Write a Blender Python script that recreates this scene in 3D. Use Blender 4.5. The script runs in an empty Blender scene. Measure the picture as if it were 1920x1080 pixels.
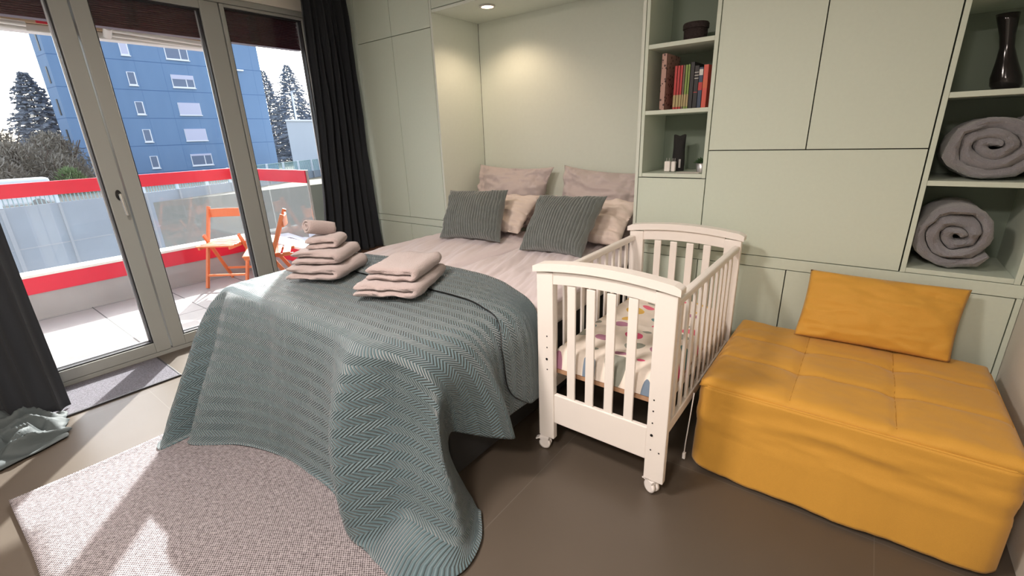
import bpy, bmesh, math, random
from math import sin, cos, pi, radians as rad
from mathutils import Vector as V, Matrix, noise
random.seed(7)
C = bpy.context.scene.collection
sc = bpy.context.scene

# ---------------------------------------------------------------- camera
cam = bpy.data.cameras.new('camera'); co = bpy.data.objects.new('camera', cam); C.objects.link(co)
Rw = [[0.796, 0.166, -0.582], [0.604, -0.274, 0.748], [-0.035, -0.947, -0.318]]
right = V([r[0] for r in Rw]).normalized(); fwd = V([r[2] for r in Rw]); fwd = (fwd - right*fwd.dot(right)).normalized()
up = right.cross(fwd)
m = Matrix.Identity(4)
for i in range(3):
    m[i][0] = right[i]; m[i][1] = up[i]; m[i][2] = -fwd[i]
m[2][3] = 1.45
co.matrix_world = m
cam.sensor_width = 36; cam.lens = 852.7/1920*36; cam.clip_end = 500; cam.clip_start = 0.05
sc.camera = co

# ---------------------------------------------------------------- light
w = bpy.data.worlds.new('world'); sc.world = w; w.use_nodes = True
nt = w.node_tree; bg = nt.nodes['Background']
sky = nt.nodes.new('ShaderNodeTexSky'); sky.sky_type = 'NISHITA'; sky.sun_disc = False
sky.sun_elevation = rad(32.3); sky.sun_rotation = rad(-50); sky.dust_density = 3.0; sky.air_density = 1.0
hs = nt.nodes.new('ShaderNodeHueSaturation'); hs.inputs['Saturation'].default_value = 0.5
nt.links.new(sky.outputs[0], hs.inputs['Color']); nt.links.new(hs.outputs[0], bg.inputs[0]); bg.inputs[1].default_value = 0.75
sun = bpy.data.lights.new('sun', 'SUN'); sun.energy = 18; sun.angle = rad(0.8); sun.color = (1, .97, .93)
so = bpy.data.objects.new('sun', sun); C.objects.link(so)
so.rotation_euler = V((cos(rad(140))*cos(rad(32.3)), sin(rad(140))*cos(rad(32.3)), sin(rad(32.3)))).to_track_quat('Z', 'Y').to_euler()
sc.view_settings.view_transform = 'Standard'; sc.view_settings.look = 'None'
sc.view_settings.exposure = 0.0; sc.view_settings.gamma = 1.0; sc.view_settings.use_curve_mapping = False
sc.cycles.max_bounces = 8; sc.cycles.diffuse_bounces = 5; sc.cycles.transparent_max_bounces = 24

# ---------------------------------------------------------------- materials
def mat(name, col, rough=.6, metal=0, bump=None, spec=.5, sheen=0, var=None, trans=0):
    """bump=(scale,strength[,stretch]) noise bump; var=(scale, amount) albedo variation"""
    mm = bpy.data.materials.new(name); mm.use_nodes = True
    n = mm.node_tree.nodes; l = mm.node_tree.links; b = n['Principled BSDF']
    b.inputs['Base Color'].default_value = (*col, 1); b.inputs['Roughness'].default_value = rough
    b.inputs['Metallic'].default_value = metal; b.inputs['Specular IOR Level'].default_value = spec
    if sheen: b.inputs['Sheen Weight'].default_value = sheen; b.inputs['Sheen Roughness'].default_value = .5
    tc = n.new('ShaderNodeTexCoord')
    if var:
        t = n.new('ShaderNodeTexNoise'); t.inputs['Scale'].default_value = var[0]; t.inputs['Detail'].default_value = 4
        l.new(tc.outputs['Object'], t.inputs['Vector'])
        mx = n.new('ShaderNodeMix'); mx.data_type = 'RGBA'
        mx.inputs[6].default_value = (*[c*(1-var[1]) for c in col], 1); mx.inputs[7].default_value = (*[min(1, c*(1+var[1])) for c in col], 1)
        l.new(t.outputs[0], mx.inputs[0]); l.new(mx.outputs[2], b.inputs['Base Color'])
    if bump:
        t = n.new('ShaderNodeTexNoise'); t.inputs['Scale'].default_value = bump[0]; t.inputs['Detail'].default_value = 5
        mp = n.new('ShaderNodeMapping'); l.new(tc.outputs['Object'], mp.inputs[0]); l.new(mp.outputs[0], t.inputs['Vector'])
        if len(bump) > 2: mp.inputs['Scale'].default_value = bump[2]
        bn = n.new('ShaderNodeBump'); bn.inputs['Strength'].default_value = bump[1]; bn.inputs['Distance'].default_value = .01
        l.new(t.outputs[0], bn.inputs['Height']); l.new(bn.outputs[0], b.inputs['Normal'])
    return mm
def nodes(mm): return mm.node_tree.nodes, mm.node_tree.links, mm.node_tree.nodes['Principled BSDF']
def math_node(n, l, op, a, b=None):
    q = n.new('ShaderNodeMath'); q.operation = op
    for i, x in enumerate((a, b)):
        if x is None: continue
        if isinstance(x, (int, float)): q.inputs[i].default_value = x
        else: l.new(x, q.inputs[i])
    return q.outputs[0]

M = {}
M['cab'] = mat('sage_cabinet', (.58, .65, .56), .5, bump=(300, .03), var=(60, .03))
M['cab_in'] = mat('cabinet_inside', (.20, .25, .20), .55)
M['niche'] = mat('niche_paint', (.63, .68, .61), .55, var=(40, .03))
M['gap'] = mat('shadow_gap', (.02, .02, .018), .8)
M['wall'] = mat('wall_paint', (.62, .60, .54), .85, bump=(150, .15))
M['ceil'] = mat('ceiling_paint', (.8, .78, .72), .9)
M['frame'] = mat('window_frame', (.30, .31, .29), .4)
M['gasket'] = mat('rubber_gasket', (.015, .015, .018), .5)
M['bead'] = mat('metal_bead', (.75, .76, .8), .3, .7)
M['white'] = mat('white_lacquer', (.84, .80, .76), .35, bump=(40, .02))
M['castor'] = mat('white_plastic', (.85, .82, .8), .35)
M['chrome'] = mat('chrome', (.7, .7, .7), .2, 1)
M['steel_dark'] = mat('dark_steel', (.03, .03, .03), .35, .6)
M['black'] = mat('black_fabric', (.018, .018, .018), .9)
M['curtain'] = mat('black_curtain', (.016, .019, .024), .9, bump=(400, .1), sheen=.06)
M['hem'] = mat('grey_lining', (.06, .075, .078), .75, bump=(30, .2))
M['bed'] = mat('linen_lilac', (.68, .61, .63), .85, bump=(9, .35, (3.0, .6, 1)), sheen=.1)
M['sheet'] = mat('white_sheet', (.78, .72, .66), .85, bump=(20, .2))
M['pil_m'] = mat('mauve_pillow', (.50, .43, .42), .85, bump=(14, .3), sheen=.1)
M['pil_p'] = mat('peach_pillow', (.70, .60, .54), .85, bump=(14, .3), sheen=.1)
M['cord'] = mat('corduroy_grey', (.125, .145, .138), .75, bump=(220, .3), sheen=.5, var=(25, .25))
M['towel'] = mat('towel_taupe', (.48, .39, .38), .95, bump=(260, .8), sheen=.5)
M['fleece'] = mat('fleece_grey', (.24, .235, .255), .95, bump=(200, .6), sheen=.5)
M['mustard'] = mat('mustard_cover', (.60, .31, .04), .75, bump=(500, .12), sheen=.15, var=(500, .10))
M['seam'] = mat('mustard_seam', (.40, .18, .02), .8)
M['wood'] = mat('brown_wood', (.16, .085, .055), .45, bump=(30, .1, (1, 12, 1)), var=(8, .25))
M['slat'] = mat('plywood_base', (.42, .25, .15), .5)
M['orange'] = mat('orange_wood', (.62, .17, .06), .4, bump=(40, .1))
M['red'] = mat('red_rail', (.62, .015, .045), .4)
M['cap'] = mat('white_cap', (.72, .72, .70), .5)
M['concrete'] = mat('balcony_concrete', (.34, .32, .33), .85, bump=(30, .2), var=(3, .15))
M['blind'] = mat('maroon_blind', (.055, .010, .017), .35, .2)
M['awn'] = mat('awning_white', (.62, .60, .58), .4)
M['beige'] = mat('awning_beige', (.55, .40, .27), .7)
M['glassw'] = mat('window_dark_pane', (.14, .18, .27), .4)
M['shut'] = mat('shutter_lilac', (.52, .52, .66), .6)
M['wframe'] = mat('window_white', (.75, .76, .8), .5)
M['bark'] = mat('bark', (.10, .07, .055), .9)
M['needle'] = mat('hazy_needles', (.24, .26, .30), .8, var=(1.5, .35))  # distant haze and glare put into the colour: conifer foliage in pale bluish grey
M['twig'] = mat('bare_shrub', (.25, .22, .18), .9, var=(.6, .35))
M['hedge'] = mat('hedge_leaves', (.17, .24, .10), .8, var=(1.5, .3))
M['asph'] = mat('asphalt', (.22, .23, .25), .9, var=(.3, .12))
M['earth'] = mat('earth', (.10, .09, .06), .95, var=(.5, .3))
M['pale'] = mat('pale_render', (.50, .54, .60), .8, var=(.3, .06))
M['fence'] = mat('fence_bars', (.16, .28, .30), .5)
M['carw'] = mat('car_white', (.7, .7, .73), .25)
M['card'] = mat('car_glass', (.05, .06, .08), .15)
M['tyre'] = mat('tyre', (.02, .02, .02), .8)
M['vase'] = mat('black_glaze', (.008, .006, .007), .12)
M['basket'] = mat('woven_dark', (.030, .018, .018), .8, bump=(90, .9))
M['succ'] = mat('succulent', (.03, .07, .025), .6)
M['paper'] = mat('paper', (.75, .72, .66), .7)
M['mat'] = mat('door_mat', (.13, .125, .145), .95, bump=(400, 1.0), var=(170, 1.6))
M['alum'] = mat('alum_light', (.5, .5, .5), .35, .8)

# glass: transparent + fresnel gloss
g = bpy.data.materials.new('clear_glass'); g.use_nodes = True; n = g.node_tree.nodes; l = g.node_tree.links; n.clear()
o_ = n.new('ShaderNodeOutputMaterial'); mx = n.new('ShaderNodeMixShader'); tr = n.new('ShaderNodeBsdfTransparent'); gl = n.new('ShaderNodeBsdfGlossy')
gl.inputs['Roughness'].default_value = .02; lw = n.new('ShaderNodeLayerWeight'); lw.inputs[0].default_value = .5; fr = n.new('ShaderNodeMath'); fr.operation = 'MULTIPLY_ADD'; pw = n.new('ShaderNodeMath'); pw.operation = 'POWER'; pw.inputs[1].default_value = 4; l.new(lw.outputs['Facing'], pw.inputs[0]); l.new(pw.outputs[0], fr.inputs[0]); fr.inputs[1].default_value = .5; fr.inputs[2].default_value = .025
tr.inputs[0].default_value = (.97, .98, .98, 1)
l.new(fr.outputs[0], mx.inputs[0]); l.new(tr.outputs[0], mx.inputs[1]); l.new(gl.outputs[0], mx.inputs[2]); l.new(mx.outputs[0], o_.inputs[0]); M['glass'] = g
# balcony glass: slightly milky, dusty
g2 = g.copy(); g2.name = 'dusty_glass'; n = g2.node_tree.nodes; l = g2.node_tree.links
oo = [x for x in n if x.type == 'OUTPUT_MATERIAL'][0]; mm_ = [x for x in n if x.type == 'MIX_SHADER'][0]
df = n.new('ShaderNodeBsdfTranslucent'); df.inputs[0].default_value = (.75, .8, .9, 1)
m2 = n.new('ShaderNodeMixShader'); m2.inputs[0].default_value = .022
l.new(mm_.outputs[0], m2.inputs[1]); l.new(df.outputs[0], m2.inputs[2]); l.new(m2.outputs[0], oo.inputs[0]); M['dglass'] = g2
# lamp
def emis(name, col, s):
    e = bpy.data.materials.new(name); e.use_nodes = True; b = e.node_tree.nodes['Principled BSDF']
    b.inputs['Emission Color'].default_value = (*col, 1); b.inputs['Emission Strength'].default_value = s; return e
M['lamp'] = emis('lamp_glow', (1, .72, .5), 12)
# floor tiles
def tile_mat(name, col, joint, sx, sy, jw, ox=0, oy=0, rough=.35, bump=.05, var=.12, nscale=2.5):
    mm = mat(name, col, rough); n, l, b = nodes(mm)
    tc = n.new('ShaderNodeTexCoord'); sp = n.new('ShaderNodeSeparateXYZ'); l.new(tc.outputs['Object'], sp.inputs[0])
    def line(o, s, off):
        a = math_node(n, l, 'ADD', o, off); a = math_node(n, l, 'DIVIDE', a, s); a = math_node(n, l, 'FRACT', a)
        a = math_node(n, l, 'SUBTRACT', a, .5); a = math_node(n, l, 'ABSOLUTE', a); return math_node(n, l, 'GREATER_THAN', a, .5-jw/s/2)
    j = math_node(n, l, 'MAXIMUM', line(sp.outputs[0], sx, 100*sx-ox), line(sp.outputs[1], sy, 100*sy-oy))
    t = n.new('ShaderNodeTexNoise'); t.inputs['Scale'].default_value = nscale; t.inputs['Detail'].default_value = 6; l.new(tc.outputs['Object'], t.inputs['Vector'])
    mx = n.new('ShaderNodeMix'); mx.data_type = 'RGBA'; mx.inputs[6].default_value = (*[c*(1-var) for c in col], 1); mx.inputs[7].default_value = (*[c*(1+var) for c in col], 1)
    l.new(t.outputs[0], mx.inputs[0])
    m3 = n.new('ShaderNodeMix'); m3.data_type = 'RGBA'; l.new(j, m3.inputs[0]); l.new(mx.outputs[2], m3.inputs[6]); m3.inputs[7].default_value = (*joint, 1)
    l.new(m3.outputs[2], b.inputs['Base Color'])
    bn = n.new('ShaderNodeBump'); bn.inputs['Strength'].default_value = bump; bn.inputs['Distance'].default_value = .01
    l.new(math_node(n, l, 'SUBTRACT', t.outputs[0], j), bn.inputs['Height']); l.new(bn.outputs[0], b.inputs['Normal'])
    return mm
M['floor'] = tile_mat('floor_tiles', (.090, .073, .057), (.125, .112, .095), 1.2, 1.2, .003, -3.36, .59, .4, .03)
M['btile'] = tile_mat('balcony_tiles', (.36, .345, .345), (.08, .08, .08), .5, .62, .010, -4.31, .80, .6, .2)
M['conc_wall'] = mat('panel_concrete', (.16, .19, .23), .85, var=(.8, .18))
# blue facade
mm = mat('blue_facade', (.13, .24, .44), .7); n, l, b = nodes(mm)
tc = n.new('ShaderNodeTexCoord'); sp = n.new('ShaderNodeSeparateXYZ'); l.new(tc.outputs['Object'], sp.inputs[0])
def lin(o, s, off, jw):
    a = math_node(n, l, 'ADD', o, off+50*s); a = math_node(n, l, 'DIVIDE', a, s); a = math_node(n, l, 'FRACT', a)
    a = math_node(n, l, 'SUBTRACT', a, .5); a = math_node(n, l, 'ABSOLUTE', a); return math_node(n, l, 'GREATER_THAN', a, .5-jw/s/2)
h = lin(sp.outputs[2], 2.69, .75+1.3, .07); vv = math_node(n, l, 'MULTIPLY', lin(sp.outputs[1], 2.3, .4, .05), .45)
j = math_node(n, l, 'MAXIMUM', h, vv)
t = n.new('ShaderNodeTexNoise'); t.inputs['Scale'].default_value = .6; mp = n.new('ShaderNodeMapping'); mp.inputs['Scale'].default_value = (1, 3, .5)
l.new(tc.outputs['Object'], mp.inputs[0]); l.new(mp.outputs[0], t.inputs['Vector'])
mx = n.new('ShaderNodeMix'); mx.data_type = 'RGBA'; mx.inputs[6].default_value = (.13, .22, .37, 1); mx.inputs[7].default_value = (.16, .26, .42, 1); l.new(t.outputs[0], mx.inputs[0])
m3 = n.new('ShaderNodeMix'); m3.data_type = 'RGBA'; l.new(j, m3.inputs[0]); l.new(mx.outputs[2], m3.inputs[6]); m3.inputs[7].default_value = (.06, .13, .27, 1)
l.new(m3.outputs[2], b.inputs['Base Color']); M['blue'] = mm
# quilt
mm = mat('quilted_teal', (.078, .132, .152), .55, sheen=.35); n, l, b = nodes(mm)
uv = n.new('ShaderNodeUVMap'); sp = n.new('ShaderNodeSeparateXYZ'); l.new(uv.outputs[0], sp.inputs[0])
t_ = math_node(n, l, 'FRACT', math_node(n, l, 'DIVIDE', sp.outputs[1], .064)); t_ = math_node(n, l, 'ABSOLUTE', math_node(n, l, 'SUBTRACT', t_, .5))
ph = math_node(n, l, 'ADD', sp.outputs[0], math_node(n, l, 'MULTIPLY', t_, .064*1.1))
s_ = math_node(n, l, 'ABSOLUTE', math_node(n, l, 'SINE', math_node(n, l, 'MULTIPLY', ph, pi/.0145)))
s_ = math_node(n, l, 'POWER', s_, .6)
bn = n.new('ShaderNodeBump'); bn.inputs['Strength'].default_value = 1.0; bn.inputs['Distance'].default_value = .010
l.new(s_, bn.inputs['Height']); l.new(bn.outputs[0], b.inputs['Normal']); M['quilt'] = mm
# rug weave
mm = mat('rug_weave', (.40, .36, .36), .95); n, l, b = nodes(mm)
tc = n.new('ShaderNodeTexCoord'); sp = n.new('ShaderNodeSeparateXYZ'); l.new(tc.outputs['Object'], sp.inputs[0])
nz = n.new('ShaderNodeTexNoise'); nz.inputs['Scale'].default_value = 160; l.new(tc.outputs['Object'], nz.inputs['Vector'])
jx = math_node(n, l, 'ADD', sp.outputs[0], math_node(n, l, 'MULTIPLY', nz.outputs[0], .004)); jy = math_node(n, l, 'ADD', sp.outputs[1], math_node(n, l, 'MULTIPLY', nz.outputs[0], .004))
a = math_node(n, l, 'SINE', math_node(n, l, 'MULTIPLY', jx, 2*pi/.0125)); c_ = math_node(n, l, 'SINE', math_node(n, l, 'MULTIPLY', jy, 2*pi/.0105))
wv = math_node(n, l, 'MULTIPLY', a, c_); wv = math_node(n, l, 'ADD', math_node(n, l, 'MULTIPLY', wv, .5), .5)
nz2 = n.new('ShaderNodeTexNoise'); nz2.inputs['Scale'].default_value = 70; l.new(tc.outputs['Object'], nz2.inputs['Vector'])
wv2 = math_node(n, l, 'ADD', wv, math_node(n, l, 'MULTIPLY', math_node(n, l, 'SUBTRACT', nz2.outputs[0], .5), .9))
rp = n.new('ShaderNodeValToRGB'); rp.color_ramp.elements[0].position = .18; rp.color_ramp.elements[0].color = (.045, .035, .038, 1); rp.color_ramp.elements[1].position = .72; rp.color_ramp.elements[1].color = (.36, .33, .345, 1)
l.new(wv2, rp.inputs[0]); l.new(rp.outputs[0], b.inputs['Base Color'])
bn = n.new('ShaderNodeBump'); bn.inputs['Strength'].default_value = .8; bn.inputs['Distance'].default_value = .003; l.new(wv, bn.inputs['Height']); l.new(bn.outputs[0], b.inputs['Normal']); M['rug'] = mm
# cot bedding
mm = mat('spotted_bedding', (.8, .74, .68), .85, bump=(12, .3)); n, l, b = nodes(mm)
tc = n.new('ShaderNodeTexCoord'); vo = n.new('ShaderNodeTexVoronoi'); vo.voronoi_dimensions = '2D'; vo.inputs['Scale'].default_value = 9.5; vo.inputs['Randomness'].default_value = .55
mp = n.new('ShaderNodeMapping'); mp.inputs['Scale'].default_value = (.8, 1.1, 1); l.new(tc.outputs['Object'], mp.inputs[0]); l.new(mp.outputs[0], vo.inputs['Vector'])
sepc = n.new('ShaderNodeSeparateColor'); l.new(vo.outputs['Color'], sepc.inputs[0])
rp = n.new('ShaderNodeValToRGB'); rp.color_ramp.interpolation = 'CONSTANT'
cols = [(.70, .10, .22), (.14, .28, .30), (.75, .48, .12), (.42, .20, .30), (.30, .32, .28), (.16, .22, .30), (.8, .16, .25)]
els = rp.color_ramp.elements; els[0].color = (*cols[0], 1); els[1].position = 1/7; els[1].color = (*cols[1], 1)
for i in range(2, 7): e = els.new(i/7); e.color = (*cols[i], 1)
l.new(sepc.outputs[0], rp.inputs[0])
rad_ = math_node(n, l, 'ADD', math_node(n, l, 'MULTIPLY', sepc.outputs[1], .34), .08)
mk = math_node(n, l, 'LESS_THAN', vo.outputs['Distance'], rad_)
m3 = n.new('ShaderNodeMix'); m3.data_type = 'RGBA'; l.new(mk, m3.inputs[0]); m3.inputs[6].default_value = (.80, .73, .66, 1); l.new(rp.outputs[0], m3.inputs[7]); l.new(m3.outputs[2], b.inputs['Base Color']); M['spots'] = mm

# ---------------------------------------------------------------- object helpers
def props(o, label=None, cat=None, group=None, kind=None):
    if label: o['label'] = label
    if cat: o['category'] = cat
    if group: o['group'] = group
    if kind: o['kind'] = kind
    return o
def thing(name, label, cat, loc=(0, 0, 0), rz=0, group=None):
    o = bpy.data.objects.new(name, None); o.empty_display_size = .05; C.objects.link(o); o.location = loc; o.rotation_euler = (0, 0, rz)
    return props(o, label, cat, group)
class MB:
    def __init__(s, off=(0, 0, 0)): s.v = []; s.f = []; s.sm = []; s.uv = None; s.o = V(off)
    def add(s, vs, fs, smooth=False):
        b = len(s.v); s.v += [V(p)-s.o for p in vs]; s.f += [tuple(i+b for i in f) for f in fs]; s.sm += [smooth]*len(fs); return s
    def box(s, x0, x1, y0, y1, z0, z1):
        x0, x1 = sorted((x0, x1)); y0, y1 = sorted((y0, y1)); z0, z1 = sorted((z0, z1))
        return s.add([(x, y, z) for z in (z0, z1) for y in (y0, y1) for x in (x0, x1)], [(0, 2, 3, 1), (4, 5, 7, 6), (0, 1, 5, 4), (2, 6, 7, 3), (0, 4, 6, 2), (1, 3, 7, 5)])
    def bar(s, a, b, w, h, upv=(0, 0, 1)):
        a = V(a); b = V(b); d = (b-a).normalized(); u = V(upv); sd = d.cross(u).normalized()*w/2; u2 = sd.cross(d).normalized()*h/2
        vs = [p+i*sd+j*u2 for p in (a, b) for i, j in ((-1, -1), (1, -1), (1, 1), (-1, 1))]
        return s.add(vs, [(3, 2, 1, 0), (4, 5, 6, 7), (0, 1, 5, 4), (1, 2, 6, 5), (2, 3, 7, 6), (3, 0, 4, 7)])
    def tube(s, pts, r, n=10):
        pts = [V(p) for p in pts]; rings = []; rr = r if isinstance(r, (list, tuple)) else [r]*len(pts)
        for i, p in enumerate(pts):
            d = (pts[min(i+1, len(pts)-1)]-pts[max(i-1, 0)]).normalized(); a = V((0, 0, 1)) if abs(d.z) < .9 else V((1, 0, 0))
            x = d.cross(a).normalized(); y = x.cross(d).normalized(); rings.append([p+rr[i]*(x*cos(2*pi*k/n)+y*sin(2*pi*k/n)) for k in range(n)])
        vs = [q for g in rings for q in g]; fs = []
        for i in range(len(pts)-1):
            for k in range(n): fs.append((i*n+k, i*n+(k+1) % n, (i+1)*n+(k+1) % n, (i+1)*n+k))
        s.add(vs, fs, True); L = len(pts)-1
        return s.add(rings[0], [tuple(range(n-1, -1, -1))]).add(rings[L], [tuple(range(n))])
    def lathe(s, prof, c, n=24, sx=1, sy=1):
        vs = []; fs = []
        for r, z in prof: vs += [(c[0]+r*sx*cos(2*pi*k/n), c[1]+r*sy*sin(2*pi*k/n), c[2]+z) for k in range(n)]
        for i in range(len(prof)-1):
            for k in range(n): fs.append((i*n+k, i*n+(k+1) % n, (i+1)*n+(k+1) % n, (i+1)*n+k))
        s.add(vs, fs, True); L = len(prof)-1
        return s.add(vs[:n], [tuple(range(n-1, -1, -1))]).add(vs[L*n:], [tuple(range(n))])
    def grid(s, pts, nu, nv, closed=False, smooth=True):   # pts[v][u]
        vs = [p for r in pts for p in r]; fs = []
        for j in range(nv-1):
            for i in range(nu if closed else nu-1):
                i2 = (i+1) % nu; fs.append((j*nu+i, j*nu+i2, (j+1)*nu+i2, (j+1)*nu+i))
        return s.add(vs, fs, smooth)
    def prism(s, poly, axis, a, b, smooth=False):   # poly 2D in the other two axes
        def P(p, t): return {'x': (t, p[0], p[1]), 'y': (p[0], t, p[1]), 'z': (p[0], p[1], t)}[axis]
        n = len(poly); vs = [P(p, a) for p in poly]+[P(p, b) for p in poly]
        s.add(vs, [(i, (i+1) % n, n+(i+1) % n, n+i) for i in range(n)], smooth); s.add([P(p, a) for p in poly], [tuple(range(n))]); return s.add([P(p, b) for p in poly], [tuple(range(n-1, -1, -1))])
    def build(s, name, m, parent=None, bev=0, solid=0, sub=0, uvs=None):
        me = bpy.data.meshes.new(name); me.from_pydata(s.v, [], s.f)
        if uvs:
            lay = me.uv_layers.new(name='UVMap')
            for lp in me.loops: lay.data[lp.index].uv = uvs[lp.vertex_index]
        for i, p in enumerate(me.polygons): p.use_smooth = s.sm[i]
        me.materials.append(M[m] if isinstance(m, str) else m)
        bm = bmesh.new(); bm.from_mesh(me); bmesh.ops.recalc_face_normals(bm, faces=bm.faces) if not uvs else None; bm.to_mesh(me); bm.free()
        o = bpy.data.objects.new(name, me); C.objects.link(o)
        if parent is not None: o.parent = parent
        else:
            o.location = s.o
        if solid: q = o.modifiers.new('s', 'SOLIDIFY'); q.thickness = solid; q.offset = 0
        if bev: q = o.modifiers.new('b', 'BEVEL'); q.width = bev; q.segments = 2; q.limit_method = 'ANGLE'
        if sub: q = o.modifiers.new('u', 'SUBSURF'); q.levels = sub; q.render_levels = sub
        return o
def struct(o, kind='structure'): o['kind'] = kind; return o
def copy_tree(o, parent=None):
    c = o.copy(); C.objects.link(c); c.parent = parent
    for ch in [q for q in o.children]: copy_tree(ch, c)
    return c
def fbm(x, y, z, s=1.0): return noise.fractal(V((x*s, y*s, z*s)), 1.0, 2.0, 4)

XW = -3.93; YC = 2.742; XR = .614
# ================================================================ ROOM SHELL
struct(MB().box(-3.95, XR+.1, -2.6, 3.45, -.12, 0).build('floor', 'floor'))
struct(MB().box(-4.2, XR+.1, -2.6, 3.45, 2.62, 2.72).build('ceiling', 'ceil'))
struct(MB().box(XR, XR+.1, -2.6, 3.45, .001, 2.619).build('wall_right', 'wall', bev=0))
struct(MB().box(-4.2, XR-.001, 3.36, 3.45, .001, 2.619).build('wall_back', 'wall'))
struct(MB().box(-4.2, XR+.1, -2.7, -2.6, -.1, 2.7).build('wall_front', 'wall'))
wl = MB().box(-4.15, XW+.02, -2.6, -.12, .001, 2.619).box(-4.15, XW+.02, 2.45, 3.35, .001, 2.619).box(-4.15, XW+.02, -.12, 2.45, 2.47, 2.619)
struct(wl.build('wall_left', 'wall'))
# outer frame of the glazing
fx0, fx1 = -4.01, XW
struct(MB().box(fx0-.05, fx1+.005, -.12, -.03, 0, 2.47).box(fx0-.05, fx1+.005, 2.405, 2.45, 0, 2.47).box(fx0-.05, fx1+.005, -.03, 2.405, 2.43, 2.47).box(fx0-.09, fx1-.005, -.03, 2.405, -.02, .03).build('trim_1', 'frame', bev=.004))
def leaf(name, y0, y1, z0, z1, st, sb, kindname, thin=None):
    root = MB()
    a0, a1 = y0+st[0], y1-st[1]; b0, b1 = z0+sb[0], z1-sb[1]
    fr_ = MB().box(fx0, fx1, y0, a0, z0, z1).box(fx0, fx1, a1, y1, z0, z1).box(fx0, fx1, a0, a1, z0, b0).box(fx0, fx1, a0, a1, b1, z1)
    o = fr_.build(name, 'frame', bev=.004); struct(o)
    gk = MB()
    for q in ((a0-.001, a0+.008, b0, b1), (a1-.008, a1+.001, b0, b1), (a0, a1, b0-.001, b0+.008), (a0, a1, b1-.008, b1+.001)): gk.box(-3.985, -3.945, *q)
    gk.build('gasket', 'gasket', o)
    bd = MB().box(-3.993, -3.987, a0, a0+.016, b0, b1).box(-3.993, -3.987, a1-.016, a1, b0, b1).box(-3.993, -3.987, a0, a1, b0, b0+.016)
    bd.build('glazing_bead', 'bead', o)
    MB().box(-3.972, -3.960, a0+.001, a1-.001, b0+.001, b1-.001).build('glass_pane', 'glass', o)
    return o
d1 = leaf('door_1', -.025, .886, .032, 2.428, (.10, .092), (.075, .055), '')
d2 = leaf('door_2', .896, 1.728, .032, 2.428, (.085, .125), (.075, .055), '')
leaf('window_1', 1.736, 2.403, .032, 2.428, (.03, .04), (.06, .02), '')
h_ = MB((0, 0, 0)); h_.prism([(.848+.016*cos(a*pi/8), 1.165+.035*sin(a*pi/8)) for a in range(16)], 'x', XW, XW+.012); h_.build('handle_plate', 'steel_dark', d1, bev=.002)
hp = MB().tube([(XW+.01, .848, 1.17), (XW+.05, .848, 1.17)], .008).tube([(XW+.05, .848, 1.175), (XW+.052, .850, 1.10), (XW+.052, .853, 1.035)], [.010, .009, .008]); hp.build('handle_lever', 'chrome', d1)

# ---------------------------------------------------------------- lamps in the room
def downlight(x, y, z, e, label, col=(1, .74, .52), r=.045, spot=None):
    t = thing('ceiling_spotlight', label, 'lamp', (x, y, z))
    MB().lathe([(r+.012, 0), (r+.012, -.006), (r, -.008), (r, -.002)], (0, 0, 0)).build('trim_ring', 'awn', t)
    MB().lathe([(.001, -.003), (r-.002, -.003), (r-.002, -.0045), (.001, -.0045)], (0, 0, 0)).build('bulb_face', 'lamp', t)
    ld = bpy.data.lights.new('bulb', 'SPOT'); ld.energy = e; ld.color = col; ld.shadow_soft_size = r; ld.spot_size = rad(spot or 150); ld.spot_blend = .6
    lo = bpy.data.objects.new('bulb_light', ld); C.objects.link(lo); lo.parent = t; lo.location = (0, 0, -.03)
    return t
downlight(-2.385, 2.90, 2.338, 15, 'small glowing spotlight set into the top of the bed niche', spot=140)
def ceiling_lamp(x, y, e, r=.22, label=''):
    t = thing('ceiling_lamp', label, 'lamp', (x, y, 2.62))
    MB().lathe([(r, 0), (r, -.05), (r-.02, -.07), (.002, -.075)], (0, 0, 0), 32).build('lamp_shade', emis('shade', (1, .75, .55), 3), t)
    ld = bpy.data.lights.new('lamp', 'AREA'); ld.shape = 'DISK'; ld.size = r*2; ld.energy = e; ld.color = (1, .87, .79)
    lo = bpy.data.objects.new('lamp_light', ld); C.objects.link(lo); lo.parent = t; lo.location = (0, 0, -.085)
ceiling_lamp(-1.5, .1, 66, label='round warm ceiling lamp over the rug')
ceiling_lamp(-.35, -.9, 72, label='round warm ceiling lamp over the open floor before the ottoman')

# ================================================================ CABINETS
def door_panel(b, x0, x1, z0, z1, y=YC, t=.019, g=.0024): b.box(x0+g, x1-g, y, y+t, z0+g, z1-g); return b
def cabinet(name, label, x0, x1, z0, z1, doors, y1=3.34, cat='cabinet', group=None, body='gap'):
    o = thing(name, label, cat, ((x0+x1)/2, YC, z0), group=group); off = o.location
    MB(off).box(x0+.001, x1-.001, YC+.0205, y1, z0+.001, z1-.001).build('carcass', body, o)
    for nm, a, b_, c_, d_ in doors: door_panel(MB(off), a, b_, c_, d_).build(nm, 'cab', o, bev=.001)
    return o
ZT = 2.615
cabinet('tall_cabinet', 'narrow tall pale green cabinet half hidden behind the black curtain', -3.74, -3.280, .0, ZT, [('door', -3.74, -3.280, .774, 2.246), ('upper_door', -3.74, -3.280, 2.246, ZT), ('base_door', -3.74, -3.280, .05, .713)])
cabinet('tall_cabinet', 'tall pale green cabinet between the curtained cabinet and the bed niche', -3.280, -2.823, .0, ZT, [('door', -3.280, -2.823, .774, 2.246), ('upper_door', -3.280, -2.823, 2.246, ZT), ('base_door', -3.280, -2.823, .05, .713)])
struct(MB().box(-3.90, -2.823, YC-.001, YC+.019, .7148, .7722).build('trim_2', 'cab', bev=.001))
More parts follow.
